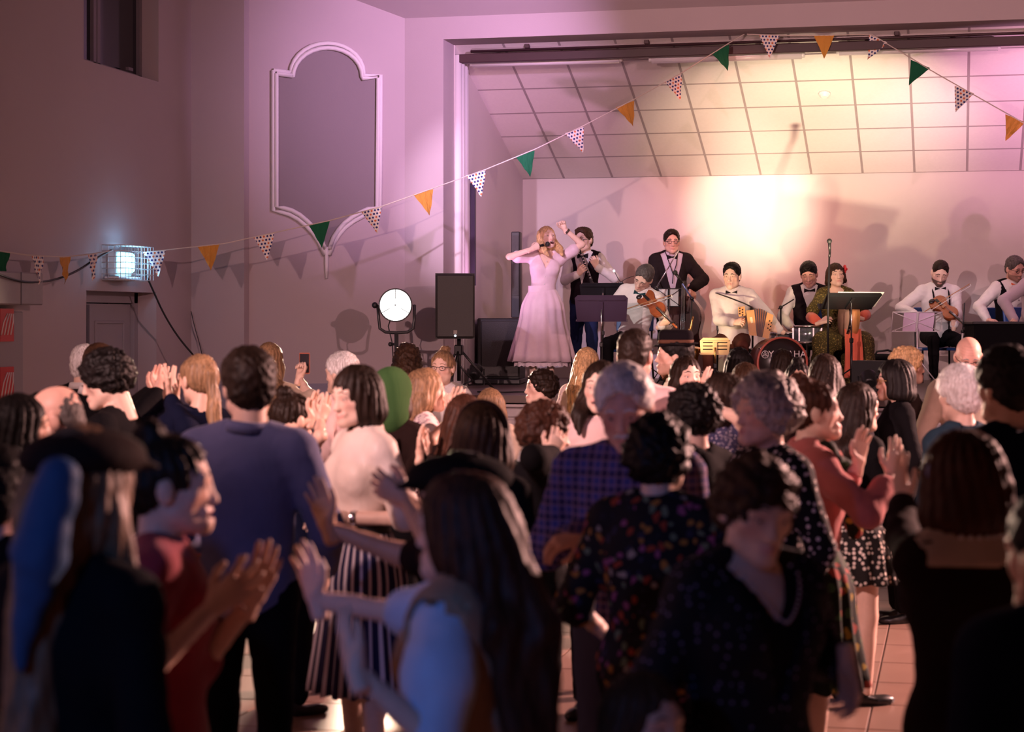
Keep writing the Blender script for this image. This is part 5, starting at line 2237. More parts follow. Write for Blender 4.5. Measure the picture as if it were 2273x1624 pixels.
for i in range(6):
    kb.ball(L_(1642 + (i % 2) * 6, 684 + 3 * i, D_ - .505), .008, 8, 6)
    kb.ball(L_(1708 + (i % 2) * 5 - i * .9, 712 + 4 * i, D_ - .525), .007, 8, 6)
kb.build('buttons', BLACK, ac)
slab([(1664, 704), (1670, 703), (1672, 716), (1667, 717)], D_ - .525, D_ - .515).build('badge', plain('badge_cream', (.85, .75, .45), .4), ac)
MB().tube([L_(1590, 650, D_ - .08), L_(1618, 660, D_ - .24), L_(1650, 672, D_ - .36), L_(1670, 682, D_ - .40)], .020, 6, True, .3).build('strap', EBONY, ac)

# drummer
D_ = 20.7
dr = person('smiling drummer in a dark waistcoat and bow tie', gp(1795, D_), 1.70, 'm', FACE - 6, ZST, sit=.40, lean=8, head=(-8, 12, 6), skin='ruddy', hair=dict(style='quiff', col='black', fringe=1), mouth='smile', q=.75, bowtie=BOW,
            arms={'R': dict(w=at(1757, 728, D_ - .32), hint=(.8, -.4, -.7), f=(-.4, .8, -.3), p=(0, -.2, -1), pose='grip', mir=False),
                  'L': dict(w=at(1835, 730, D_ - .30), hint=(.8, -.4, -.7), f=(.4, .8, -.3), p=(0, -.2, -1), pose='grip', mir=False)},
            tops=[dict(name='shirt', mat=WHITE, collar=True, hem=-.02, e=.018), dict(name='waistcoat', mat=VEST, sleeve=0, e=.028, v=.13, vw=.05, hem=-.03, res=.62)], bottom=('trousers', BLK), knees={'R': (.25, .40, .27, .42), 'L': (.25, .40, .27, .42)})
stl = empty('drum_stool', (*gp(1795, D_ + .03), ZST), 0, 'round black stool under the drummer', 'stool')
MB().lathe([(.16, 0), (.17, .03), (.165, .06), (.15, .07)], (0, 0, .36), None, 20).build('seat', BLACK, stl)
MB().tube([(0, 0, .1), (0, 0, .37)], .018, 8).build('post', CHROME, stl)
for a in (.4, 2.5, 4.6):
    MB().tube([(0, 0, .2), (.24 * math.cos(a), .24 * math.sin(a), .01)], .012, 6).build('leg', CHROME, stl)
for lab, a, b_ in (('drumstick in the right hand of the drummer', at(1752, 729, D_ - .42), at(1794, 722, D_ - .72)), ('drumstick in the left hand of the drummer', at(1838, 731, D_ - .40), at(1800, 725, D_ - .72))):
    tag(MB().tube([a, a.lerp(b_, .92), b_], [.007, .005, .004], 6).build('drumstick', PAPER), lab, 'drumstick')
bc = at(1736, 808, 18.9)
bdm = empty('bass_drum', (bc.x, bc.y, ZST), math.radians(FACE + 180 + 8), 'bass drum with dark head and lettering at the front of the kit', 'drum')
rad = .250
zc_ = .262
Rd = Matrix.Rotation(PI / 2, 3, 'X')
MB().lathe([(rad - .012, 0), (rad - .005, .0), (rad - .005, -.36), (rad - .012, -.36)], (0, 0, zc_), Rd, 40).build('shell', plain('drum_shell', (.10, .03, .025), .3, noise=.3), bdm)
MB().lathe([(rad + .002, -.015), (rad + .012, -.015), (rad + .012, .022), (rad - .006, .022), (rad - .006, -.015)], (0, 0, zc_), Rd, 44, False).build('hoop', plain('hoop_red', (.50, .12, .08), .3, noise=.1), bdm)
MB().lathe([(rad - .008, .0), (rad - .008, .010), (.01, .012)], (0, 0, zc_), Rd, 40).build('drum_head', plain('drum_head_black', (.020, .016, .016), .3, noise=.1), bdm)
LET = plain('drum_lettering', (.80, .76, .74), .5, noise=.02)
tx = bpy.data.objects.new('lettering', text_mesh('YAMAHA', .095, .001, LET))
link(tx, bdm)
tx.rotation_euler = (PI / 2, 0, 0)
tx.location = (.050, -.015, zc_ + .085)
lg = MB()
lc = Vector((-.178, -.015, zc_ + .085))
lg.tube([lc + Vector((.036 * math.cos(a), 0, .036 * math.sin(a))) for a in np.linspace(0, 2 * PI, 25)], .0035, 5, False)
for k in range(3):
    a = PI / 2 + k * 2 * PI / 3
    u = Vector((math.cos(a), 0, math.sin(a)))
    v = Vector((-math.sin(a), 0, math.cos(a)))
    lg.tube([lc, lc + u * .032], .0028, 5).tube([lc + u * .012 + v * .007, lc + u * .029 + v * .007], .0022, 5).tube([lc + u * .012 - v * .007, lc + u * .029 - v * .007], .0022, 5)
    lg.tube([lc, lc - u * .034], .0022, 5)
lg.build('emblem', LET, bdm)
for k in range(8):
    a = k * PI / 4 + .2
    MB().box((math.cos(a) * (rad + .012), .03, zc_ + math.sin(a) * (rad + .012)), (.02, .05, .02), None, .003).build('lug', CHROME, bdm)
for sx in (-1, 1):
    MB().tube([(sx * .22, .12, zc_ - .12), (sx * .36, -.02, .012)], .008, 6).build('spur', CHROME, bdm)
GLIT = plain('drum_glitter', (.20, .22, .26), .2, .6, noise=.6, scale=60)
for lab, px, py, D, rr, hh_ in (('silver tom drum beside the woman with the frame drum', 1792, 742, 19.75, .14, .17), ('dark snare drum behind the accordion', 1745, 752, 20.05, .16, .12)):
    cc_ = at(px, py, D)
    tm_ = empty('drum', (cc_.x, cc_.y, ZST), 0, lab, 'drum')
    zz = cc_.z - ZST
    MB().lathe([(rr, -hh_ / 2), (rr, hh_ / 2)], (0, 0, zz), None, 28).build('shell', GLIT, tm_)
    for e in (-1, 1):
        MB().lathe([(rr + .004, -.012), (rr + .010, -.012), (rr + .010, .012), (rr + .004, .012)], (0, 0, zz + e * hh_ / 2), None, 28).build('rim', CHROME, tm_)
    MB().lathe([(rr - .004, 0), (.01, .003)], (0, 0, zz + hh_ / 2 + .004), None, 28).build('drum_head', PAPER, tm_)
    for k in range(6):
        a = k * PI / 3
        MB().box((rr * 1.05 * math.cos(a), rr * 1.05 * math.sin(a), zz), (.015, .015, hh_ * .8)).build('lug', CHROME, tm_)
    MB().tube([(0, 0, .15), (0, 0, zz - hh_ / 2)], .012, 8).build('post', CHROME, tm_)
    for a in (.4, 2.5, 4.6):
        MB().tube([(0, 0, .25), (.26 * math.cos(a), .26 * math.sin(a), .01)], .009, 6).build('leg', CHROME, tm_)

# woman with the frame drum
D_ = 19.9
OLIVE = floral('olive_brocade', (.055, .042, .012), [(.22, .17, .045), (.10, .075, .02), (.30, .22, .07), (.07, .05, .015)], 75)
CORAL = cloth('coral_cloth', (.78, .17, .10))
chair('blue chair under the woman with the frame drum', gp(1868, D_ + .10), FACE + 4)
wd = person('woman in olive brocade dress with a red flower, holding a frame drum', gp(1854, D_), 1.62, 'f', FACE + 2, ZST, sit=.40, lean=2, head=(4, -6, 4), skin='pale', hair=dict(style='bob', col='brown', fringe=1, L=-.12), q=.75,
            knees={'R': (.22, .42, .24, .40), 'L': (.22, .42, .24, .40)},
            arms={'R': dict(w=at(1820, 716, D_ - .32), hint=(.8, -.3, -.8), f=(-.7, .4, .3), p=(-.2, -.6, -.4), pose='relax', mir=False),
                  'L': dict(w=at(1908, 706, D_ - .30), hint=(.9, -.3, -.6), f=(.85, .3, .15), p=(.3, -.7, 0), pose='relax', mir=False)},
            tops=[dict(name='bodice', mat=OLIVE, sleeve=.75, flare=.02, e=.013, hem=-.02, v=.20, vw=.055, puff=False)], bottom=('lap_skirt', OLIVE), shoes='black')
r = wd['root']
for sd in 'RL':
    S_, E_, W_ = wd['J'][sd][:3]
    MB().tube([E_ + (W_ - E_) * .08, E_ + (W_ - E_) * .5, E_ + (W_ - E_) * .92], [.058, .054, .040], 12).build('forearm_warmer', CORAL, r)
hp = wd['tr']([(-.085, .01, .055)])[0]
fl_ = MB()
for k in range(6):
    a = k * PI / 3
    fl_.ball(Vector(list(hp)) + Vector((0, .026 * math.cos(a), .026 * math.sin(a))) + Vector((-.01, 0, 0)), .024, 8, 6, (.6, 1, 1))
fl_.ball(Vector(list(hp)) + Vector((-.022, .005, 0)), .018, 8, 6)
fl_.build('hair_flower', plain('flower_red', (.75, .05, .06), .6, noise=.3), r)
pv, pf = [], []
for i in range(13):
    t_ = i / 12
    for j in range(9):
        u = j / 8
        x = -.075 + .17 * (u - .5) * (1 + .15 * t_)
        pv.append((x, .515 + .05 * math.sin(t_ * 2.4) + .012 * math.sin(u * 14 + t_ * 3), .60 - .50 * t_))
for i in range(12):
    for j in range(8):
        k = i * 9 + j
        pf.append((k, k + 1, k + 10, k + 9))
co_ = MB().add(pv, pf, True).build('coral_cloth', CORAL, r)
co_.modifiers.new('thickness', 'SOLIDIFY').thickness = .006
c = at(1884, 706, D_ - .40)
fdm = empty('frame_drum', c, 0, 'wooden frame drum with studded dark rim held upright', 'drum')
vd = (at(1884, 706, 1) - Vector((0, 0, HC)))
axd = Vector((-.93, -.36, .05)).normalized()
Rf = axd.to_track_quat('Z', 'Y').to_matrix()
MB().lathe([(.190, -.055), (.200, -.055), (.200, .055), (.190, .055)], (0, 0, 0), Rf, 36, False).build('frame', plain('drum_wood', (.75, .33, .13), .35, noise=.2), fdm)
MB().lathe([(.199, .03), (.2035, .03), (.2035, .058), (.199, .058)], (0, 0, 0), Rf, 36, False).build('rim_band', EBONY, fdm)
MB().lathe([(.197, .052), (.197, .057), (.01, .058)], (0, 0, 0), Rf, 36).build('drum_skin', plain('drum_skin', (.62, .42, .28), .6), fdm)
sk_ = MB()
for k in range(30):
    a = 2 * PI * k / 30
    sk_.ball(Rf @ Vector((.205 * math.cos(a), .205 * math.sin(a), .044)), .007, 6, 4)
sk_.build('studs', CHROME, fdm)

# fiddler on the right
D_ = 20.6
chair('blue chair under the bearded fiddler on the right', gp(2078, D_ + .06), FACE)
f2 = person('seated bearded fiddler in white shirt and dark braces', gp(2080, D_), 1.72, 'm', FACE + 2, ZST, sit=.40, lean=6, head=(-8, 22, -6), skin='pale', hair=dict(style='crop', col='darkbrown', vol=-.006), q=.75, build=1.06,
            beard=((.05, .03, .025), .92), bowtie=BOW, knees={'R': (.15, .42, .14, .40), 'L': (.16, .42, .17, .40)},
            arms={'R': dict(w=at(2030, 697, D_ - .34), hint=(1, -.2, -.5), f=(-.7, .6, -.15), p=(0, -.2, -1), pose='grip', mir=False),
                  'L': dict(w=at(2117, 722, D_ - .42), hint=(.5, -.4, -1), f=(.1, .25, .95), p=(.5, -.6, .2), pose='press', mir=False)},
            tops=[dict(name='shirt', mat=WHITE, collar=True, hem=-.02, e=.018, res=.8)], bottom=('trousers', BLK))
bs = MB()
for sg_ in (-1, 1):
    pts = [f2['up'](sg_ * (.075 - .0 * t_) * 1.0, .0, 0) for t_ in (0,)]
    chain = []
    for zz, yy in ((.02, .150), (.10, .158), (.18, .158), (.235, .145), (.268, .105), (.285, .05), (.283, -.03), (.25, -.105)):
        chain.append(f2['up'](sg_ * .085, yy * 1.06, zz * 1.72))
    bs.tube(chain, .022, 6, True, .25)
bs.build('braces', BLK, f2['root'])
violin('reddish violin under the chin of the bearded fiddler', at(2072, 664, D_ - .24), at(2142, 725, D_ - .55), (-.1, -.80, .6))
bow('bow raised across the violin of the bearded fiddler', at(2047, 695, D_ - .46), at(2154, 629, D_ - .56))

# men at the right edge behind the black table
D_ = 20.9
person('bearded man in glasses, orange bow tie and dark braces', gp(2243, D_), 1.74, 'm', FACE + 14, ZST, sit=.44, lean=5, head=(10, 14, 4), skin='ruddy', hair=dict(style='short', col='greydark'), q=.75, beard=((.25, .22, .21), .75),
       glasses='dark', bowtie=ORANGEB, build=1.10,
       arms={'R': dict(w=at(2192, 710, D_ - .36), hint=(.9, -.3, -.6), f=(-.3, .9, -.1), p=(0, 0, -1), pose='relax', mir=False)},
       tops=[dict(name='shirt', mat=WHITE, collar=True, hem=-.03, e=.020, buttons=BLACK), dict(name='braces', mat=BLK, sleeve=0, e=.026, v=.03, vw=.085, hem=.02, res=.8)], bottom=('trousers', BLK))
chair('chair under the man with the orange bow tie', gp(2243, D_ + .05), FACE + 14)
D_ = 20.2
person('man in a pale lilac shirt cut by the right edge', gp(2292, D_), 1.74, 'm', FACE + 30, ZST, sit=.46, lean=10, head=(10, 10, 0), skin='fair', hair=dict(style='short', col='brown'), q=.9,
       arms={'R': dict(w=at(2252, 712, D_ - .34), hint=(1, -.4, -.5), f=(.6, .6, -.1), p=(.3, -.5, -.5), pose='grip', mir=False)},
       tops=[dict(name='shirt', mat=cloth('lilac_pale', (.52, .44, .50)), collar=True, hem=-.03, e=.020)], bottom=('trousers', BLK))
chair('chair under the man in the lilac shirt', gp(2292, D_ + .05), FACE + 30)
tc = at(2218, 755, 19.45)
tb = empty('draped_table', (tc.x, tc.y, ZST), math.radians(13), 'low table draped in black cloth at the right of the stage', 'table')
MB().box((0, 0, .34), (.62, .45, .62), None, .012).build('drape', BLK, tb)
MB().box((0, 0, .66), (.66, .48, .03), None, .006).build('table_top', BLACK, tb)

# stands, microphones and stray gear
PURP = plain('desk_purple_black', (.055, .030, .065), .38, noise=.1)
desk_stand('black solid music stand in front of the leaning fiddler', gp(1335, 18.9), at(1334, 684, 18.9), .53, .27, FACE + 180 - 6, 16, PURP)
desk_stand('black music stand seen behind the singer and the clarinet player', gp(1338, 20.35), at(1340, 646, 20.35), .50, .20, FACE + 180, 30, BLACK, sheet=(.02, .01, .40, .16, 'sheet on the music stand of the clarinet player'))
desk_stand('black music stand tilted flat before the woman with the frame drum', gp(1888, 19.1), at(1900, 668, 19.1), .60, .30, FACE + 180 + 14, 58, BLACK, sheet=(.06, .02, .50, .27, 'white sheet sticking out of the tilted music stand'))
desk_stand('small pale slotted music stand lit orange beside the accordion player', gp(1587, 18.75), at(1587, 768, 18.75), .30, .17, FACE + 180, 12, plain('pale_wood', (.80, .58, .30), .5, noise=.1), slots=True)
WIRE = plain('wire_dark', (.03, .03, .035), .4, .4)
wire_stand('dark wire music stand with a white sheet before the bass player', gp(1484, 20.8), at(1486, 660, 20.8), .27, .20, FACE + 180, 14, WIRE, 'white sheet on the dark wire stand')
PINKW = plain('wire_white', (.78, .72, .76), .35, .2)
wire_stand('white wire music stand before the bearded fiddler', gp(2035, 19.6), at(2036, 714, 19.6), .52, .21, FACE + 180 + 4, 18, PINKW, 'pink sheet on the white wire stand', plain('sheet_pink', (.70, .52, .70), .7), .62, .02)
mic_stand('tall microphone on a straight stand before the woman with the frame drum', gp(1838, 18.9), at(1841, 566, 18.9), at(1842, 560, 18.9), foot='round')
BLUEB = plain('boom_blue', (.10, .14, .40), .3, .6)
mic_stand('microphone stand with a blue boom between the bass player and the accordion', gp(1533, 20.0), at(1536, 662, 20.0), at(1512, 625, 19.9), BLUEB)
mic_stand('silver boom arm rising in front of the bass player', gp(1430, 20.5), at(1456, 640, 20.6), at(1506, 556, 20.6), CHROME, CHROME, microphone=False)
mic_stand('microphone boom pointing at the drummer over the accordion', gp(1733, 20.0), at(1733, 682, 20.0), at(1762, 664, 20.1), foot='round', microphone=False)
mic_stand('short stand with a small clamp beside the bearded fiddler', gp(2135, 19.6), at(2137, 735, 19.6), at(2141, 672, 19.6), WIRE, PINKW, foot='round', microphone=False)
ll = empty('stand_light', at(1378, 630, 20.5), 0, 'little clip light on a thin bent arm above the music stand', 'light')
MB().tube([(0, 0, .02), at(1372, 618, 20.5) - at(1378, 630, 20.5), at(1363, 601, 20.5) - at(1378, 630, 20.5)], .004, 6).tube([(0, 0, .02), at(1390, 618, 20.5) - at(1378, 630, 20.5), at(1408, 612, 20.5) - at(1378, 630, 20.5)], .004, 6).build('arm', BLACKM, ll)
MB().box((0, 0, 0), (.05, .03, .05), None, .006).build('clip', BLACKM, ll)
MB().ball(at(1363, 601, 20.48) - at(1378, 630, 20.5), .012).build('bulb', plain('led_bulb', (.9, .95, 1.0), .3, emit=6.0), ll)


def sax(label, px, py, D, s=1.0):
    c_ = at(px, py, D)
    r_ = empty('saxophone', (c_.x, c_.y, ZST), 0, label, 'saxophone')
    h_ = c_.z - ZST
    MB().tube([(.03, 0, h_ + .34 * s), (.02, 0, h_ + .30 * s), (0, 0, h_ + .2 * s), (-.02, 0, h_ - .1 * s), (-.03, 0, h_ - .20 * s), (-.005, -.03, h_ - .26 * s), (.04, -.05, h_ - .20 * s), (.055, -.06, h_ - .05 * s), (.065, -.07, h_ + .02 * s)],
              [.008, .010, .014, .022, .028, .032, .036, .042, .060], 12).build('body', BRASS, r_)
    k_ = MB()
    for i in range(10):
        k_.ball((-.005 - .02 * (i % 2), -.028, h_ + .2 * s - .038 * i * s), .016, 8, 6, (1, .5, 1))
    k_.build('keys', BRASS, r_)
    MB().tube([(0, .05, .02), (0, .05, h_ - .1), (0, 0, h_ - .08)], .010, 6).build('stand_post', BLACKM, r_)
    for a in (.4, 2.5, 4.6):
        MB().tube([(0, .05, .2), (.2 * math.cos(a), .05 + .2 * math.sin(a), .01)], .008, 6).build('stand_leg', BLACKM, r_)


sax('brass saxophone on its stand beside the double bass', 1532, 775, 19.6)
sax('small brass horn standing behind the man in the hat', 1478, 800, 18.4, .7)
bg = at(1966, 792, 20.75)
bag = empty('bag', (bg.x, bg.y, ZST), math.radians(13), 'black soft bag with a handle on the stage floor', 'bag')
f = Field((-.34, -.18, 0), (.34, .18, .36), .02)
f.add(rbox((0, 0, .15), (.26, .10, .10), .05))
f.add(ell((-.05, 0, .24), (.20, .10, .07)), .06)
v, qd = f.mesh()
o = bpy.data.objects.new('bag_body', np_mesh('bag_body', v, qd, BLK))
link(o, bag)
MB().tube([(-.14, -.02, .27), (-.10, -.02, .345), (.02, -.02, .36), (.10, -.02, .33), (.13, -.02, .27)], .012, 8).build('handle', BLACK, bag)
mw_ = at(1962, 838, 18.25)
mon = empty('stage_monitor', (mw_.x, mw_.y, ZST), math.radians(-25), 'black wedge stage monitor facing the band', 'loudspeaker')
MB().prism([(-.22, 0), (.22, 0), (.22, .06), (-.05, .30), (-.22, .30)], .46, Matrix.Rotation(PI / 2, 4, 'Z')).build('cabinet', SPK, mon)


# ------------------------------------------------------------------ the dancers and listeners
AW = math.degrees(YAW)
TANC = cloth('tan_cloth', (.36, .23, .15))
BEIGE = cloth('beige_cloth', (.58, .46, .36))
BLUEG = cloth('blue_grey_shirt', (.115, .12, .24))
PALEP = cloth('pale_pink_cloth', (.72, .52, .50))
CREAMB = cloth('cream_satin_blouse', (.78, .66, .58), .45)
DKBR = cloth('dark_brown_cloth', (.018, .009, .008))
DKBL = cloth('dark_blue_cloth', (.005, .007, .024))
GREYV = cloth('grey_waistcoat', (.28, .25, .22))
CARD = cloth('coral_cardigan', (.52, .15, .14))
REDT = cloth('red_top', (.26, .025, .04))
LBLUE = cloth('light_blue_satin', (.55, .68, .90), .5)
GREENB = cloth('green_felt', (.045, .11, .035))
TEAL = cloth('teal_hood', (.03, .06, .09))
POLKA = dotted('black_polka', (.006, .005, .007), (.70, .60, .56), 38, .30)
POLKAS = dotted('black_fine_polka', (.005, .0045, .008), (.16, .13, .22), 44, .20)
BDOT = dotted('navy_fine_dots', (.035, .035, .085), (.52, .46, .52), 60, .28)
FLORW = floral('white_floral', (.72, .62, .60), [(.25, .12, .20), (.40, .25, .30), (.66, .55, .55)], 34)
FLORD = floral('dark_floral', (.006, .005, .009), [(.28, .04, .02), (.12, .16, .11), (.30, .25, .23), (.24, .06, .17), (.02, .02, .05), (.32, .14, .03), (.01, .01, .02)], 32)
FLORS = dotted('black_white_floral_skirt', (.014, .012, .012), (.72, .64, .56), 40, .36)
DOTW = dotted('white_dotted_top', (.76, .62, .58), (.06, .04, .04), 30, .14)
STRIPE = striped('navy_white_stripe', (.70, .62, .68), (.020, .018, .060), 34, .34)
PLAID = plaid('blue_plaid', (.060, .065, .26), (.035, .018, .040), (.34, .20, .28), 19)
TARTAN = plaid('red_tartan', (.06, .02, .02), (.50, .06, .04), (.50, .36, .12), 14)
JEANS = cloth('jeans_cloth', (.07, .075, .13))
GSCARF = floral('dark_green_scarf', (.010, .018, .012), [(.05, .12, .05), (.02, .05, .02), (.40, .08, .06), (.45, .32, .05)], 20)


def T(mat, name='shirt', **k):
    d = dict(name=name, mat=mat)
    d.update(k)
    return d


def crowd(label, px, ytop, ppm, c, **kw):
    loc, Hh = place(px, ytop, ppm)
    kw.setdefault('q', 1.0 if ppm > 420 else 1.25)
    kw.setdefault('group', 'dancers and listeners in the hall')
    kw.setdefault('bottom', ('trousers', BLK))
    kw.setdefault('tops', [T(BLK, 'top', hem=-.06)])
    return person(label, loc, Hh - .02, yaw=c + AW, **kw)


def HD(px, py, ppm, **k):
    """hand whose wrist shows at this place"""
    d = dict(w=at(px, py, F / ppm), mir=False)
    d.update(k)
    return d


def upclap(p, l, r, spread=0, pose='flat', fwd=.35):
    """hands raised to clap: l and r = (px, py, ppm) of the wrists"""
    return {'L': HD(*l, f=(0, fwd, .92), p=(1, .0, .0), pose=pose), 'R': HD(*r, f=(0, fwd, .92), p=(-1, .0, .0), pose=pose)}


def hat(info, kind, mat, band=None, roll=0.0):
    """hat shaped in head axes and laid on the head"""
    tr = info['tr']
    h = .008
    if kind == 'beret':
        f = Field((-.17, -.19, -.06), (.17, .16, .20), h)
        f.add(ell((0, -.025, .085), (.135, .145, .055)))
        f.add(ell((0, -.02, .05), (.095, .115, .07)), .02)
        f.clip((0, .35, -.94), -.012)
    elif kind == 'hood':
        f = Field((-.19, -.21, -.22), (.19, .16, .20), h)
        f.add(ell((0, -.025, .035), (.105, .125, .115)))
        f.add(ell((0, -.06, -.08), (.11, .10, .13)), .05)
        f.cut(ell((0, .14, -.02), (.080, .10, .11)), .01)
    elif kind == 'flatcap':
        f = Field((-.17, -.19, -.02), (.17, .23, .20), h)
        f.add(ell((0, -.005, .070), (.112, .140, .058)))
        f.add(ell((0, .105, .052), (.085, .075, .012), np.array(Matrix.Rotation(-.25, 3, 'X'))), .012)
        f.clip((0, .15, -.99), -.018)
    else:       # brimmed hat
        f = Field((-.18, -.21, 0.0), (.18, .20, .24), h)
        f.add(ell((0, -.01, .064), (.118, .140, .009), np.array(Matrix.Rotation(-.06, 3, 'X'))))
        f.add(rbox((0, -.012, .100), (.050, .070, .022), .034), .008)
        f.cut(ell((0, -.01, .172), (.022, .085, .018)), .012)
    v, q = f.mesh()
    o = bpy.data.objects.new('hat', np_mesh('hat', tr(v), q, mat))
    link(o, info['root'])
    if band is not None:
        f = Field((-.11, -.13, .05), (.11, .12, .12), .006)
        f.add(rbox((0, -.012, .100), (.050, .070, .022), .0375))
        f.clip((0, 0, 1), .094)
        f.clip((0, 0, -1), -.070)
        v, q = f.mesh()
        link(bpy.data.objects.new('hat_band', np_mesh('hat_band', tr(v), q, band)), o)
    return o


def lump(info, name, prims, mat, h=.010, amp=0.0):
    """soft extra piece (scarf, ribbon) shaped in head axes"""
    lo = np.min([p[0] for p, _ in prims], axis=0)
    hi = np.max([p[1] for p, _ in prims], axis=0)
    f = Field(lo, hi, h)
    for p, k in prims:
        f.add(p, k)
    v, q = f.mesh()
    if amp:
        v = wrinkle(v, q, amp, 3.0)
    o = bpy.data.objects.new(name, np_mesh(name, info['tr'](v), q, mat))
    return link(o, info['root'])


# ---- left side of the hall
crowd('white-haired man in a dark suit seen from behind near the door', 186, 760, 335, -25, sex='m', skin='pale', hair=dict(style='short', col='white', vol=-.006), tops=[T(WHITE, collar=True), T(BLK, 'jacket', e=.026, v=.04, hem=-.10)])
crowd('man with receding brown hair and dark suit, clapping beside the curly-haired youth', 212, 758, 372, -48, sex='m', skin='ruddy', hair=dict(style='crop', col='brown', vol=-.004), head=(20, 8, 0),
      arms=upclap(None, (337, 872, 372), (352, 872, 380)), tops=[T(WHITE, collar=True), T(BLK, 'jacket', e=.026, v=.04, hem=-.10, sleeve=1.92)])
crowd('curly dark-haired youth in a black top looking down to the left', 252, 774, 455, 82, sex='m', skin='pale', hair=dict(style='curly', col='black', vol=.016, fringe=1, seed=2), head=(6, 16, 0), tops=[T(BLK, 'top', high=True, hem=-.06)])
crowd('bald man in a tan top with his head bowed to the left', 152, 846, 560, 88, sex='m', skin='ruddy', head=(0, 24, 0), hair=dict(style='fringe_bald', col='greydark', vol=-.012), tops=[T(TANC, 'top', hem=-.06)], age=1)
crowd('dark-haired woman at the left edge with a dim red-lit cheek', 32, 866, 600, -70, skin='fair', hair=dict(style='bob', col='black'), tops=[T(BLK, 'top')])
crowd('dark-haired person half hidden behind the bald man', 92, 868, 500, -10, sex='m', hair=dict(style='short', col='black'), tops=[T(DKBL, 'top')])
crowd('dark figure at the left edge behind the woman with the blue scarf', -10, 985, 800, -20, sex='m', skin='ruddy', hair=dict(style='short', col='black'), tops=[T(BLK, 'top')])
crowd('woman with a long honey ponytail facing left and clapping', 444, 780, 440, 26, skin='fair', hair=dict(style='ponytail', col='honey', L=.56, seed=1), head=(12, 2, 0),
      arms=upclap(None, (388, 880, 430), (373, 878, 440), pose='flat'), tops=[T(DKBL, 'top', sleeve=1.8, hem=-.03)], build=1.02, bottom=('skirt', TARTAN, .59, .30, .27, 16))
crowd('tall dark-haired man in a blue-grey shirt seen from behind', 548, 770, 600, -6, sex='m', skin='fair', hair=dict(style='short', col='darkbrown', vol=.008), head=(26, 2, 0), build=1.06,
      arms={'R': dict(t=(.12, .20, -.44)), 'L': dict(t=(.05, .26, -.36))}, tops=[T(BLUEG, collar=True, hem=-.10, e=.022)], bottom=('trousers', BLK))
i9 = crowd('woman with long fair hair filming with her phone', 597, 757, 310, -8, skin='pale', hair=dict(style='long', col='honey', L=.30, vol=.004), arms={'R': HD(664, 838, 312, f=(.2, .3, .9), p=(-.3, -.8, 0), pose='grip')}, tops=[T(BEIGE, 'top', sleeve=1.2)])
ph = empty('smartphone', at(676, 806, F / 312 + .02), math.radians(AW), 'phone in an orange case held up by the fair-haired woman', 'phone')
MB().box((0, 0, 0), (.075, .010, .15), None, .004).build('case', plain('phone_case', (.45, .12, .06), .5), ph)
MB().box((0, -.0055, 0), (.066, .002, .135)).build('screen', plain('phone_screen', (.02, .02, .03), .1), ph)
crowd('white-haired man in a pink shirt behind the woman with the dark bob', 764, 780, 335, 55, sex='m', skin='pale', hair=dict(style='short', col='white', vol=.006), tops=[T(PALEP, collar=True)])
crowd('dark-haired woman with bare arms clapping beside the blue-grey shirt', 643, 866, 450, -48, skin='fair', hair=dict(style='bun', col='darkbrown'), arms=upclap(None, (690, 930, 450), (712, 935, 455)), tops=[T(DKBL, 'top', sleeve=.4)])
i12 = crowd('woman with a dark bob in a cream blouse and striped skirt', 806, 802, 525, 122, skin='pale', hair=dict(style='bob', col='darkbrown', L=.10, fringe=1), mouth='smile', head=(8, 10, 0),
            arms={'L': HD(768, 1148, 535, f=(.1, .9, .1), p=(-.6, .0, -.6), pose='relax'), 'R': HD(742, 1155, 510, f=(-.1, .9, .1), p=(.6, 0, -.6), pose='relax')},
            tops=[T(CREAMB, 'blouse', sleeve=.95, flare=.018, hem=.045, e=.016, collar=True)], bottom=('skirt', STRIPE, .60, .22, .26, 20))
n = 30
pv = []
for zz in (.598, .622):
    for k in range(n):
        a = 2 * PI * k / n
        pv.append(((.098 * i12['H'] / 1.0 * .86) * math.cos(a), (.075 * i12['H'] * .86) * math.sin(a) + .003, zz * i12['H']))
MB().add(pv, [(k, (k + 1) % n, n + (k + 1) % n, n + k) for k in range(n)], True).build('belt', BLACK, i12['root'])
S_, E_, W_ = i12['J']['L'][:3]
dv = Vector(list(W_ - E_)).normalized()
MB().lathe([(.030, -.012), (.033, 0), (.030, .012)], W_ + (E_ - W_) * .12, Vector((0, 0, 1)).rotation_difference(dv).to_matrix(), 16, False).build('wristwatch', CHROME, i12['root'])
i13 = crowd('person in a green hood behind the woman with the dark bob', 868, 818, 420, -20, hair=dict(style='bob', col='brown'), tops=[T(DKBR, 'top')])
hat(i13, 'hood', GREENB)
crowd('woman with long dark curls seen from behind by the tripod lamp', 904, 763, 270, 0, hair=dict(style='long', col='brown', L=.16, vol=.022, seed=4), tops=[T(DKBR, 'top')])
crowd('woman in round glasses with a topknot, hands clapped to her mouth', 984, 774, 295, 168, skin='pale', hair=dict(style='bun', col='honey'), glasses='dark', mouth='open', head=(-6, 0, 0),
      arms=upclap(None, (992, 868, 290), (980, 868, 290)), tops=[T(WHITE, collar=True, e=.016), T(GREYV, 'waistcoat', sleeve=0, e=.026, v=.10)])
crowd('woman with long light brown hair in a white floral dress, in profile', 938, 812, 385, -78, skin='fair', hair=dict(style='long', col='honey', L=.34), mouth='smile',
      arms=upclap(None, (1000, 915, 385), (1008, 917, 395)), tops=[T(FLORW, 'dress_bodice', sleeve=.6, flare=.02, e=.016)], bottom=('skirt', FLORW, .60, .3, .28, 14))
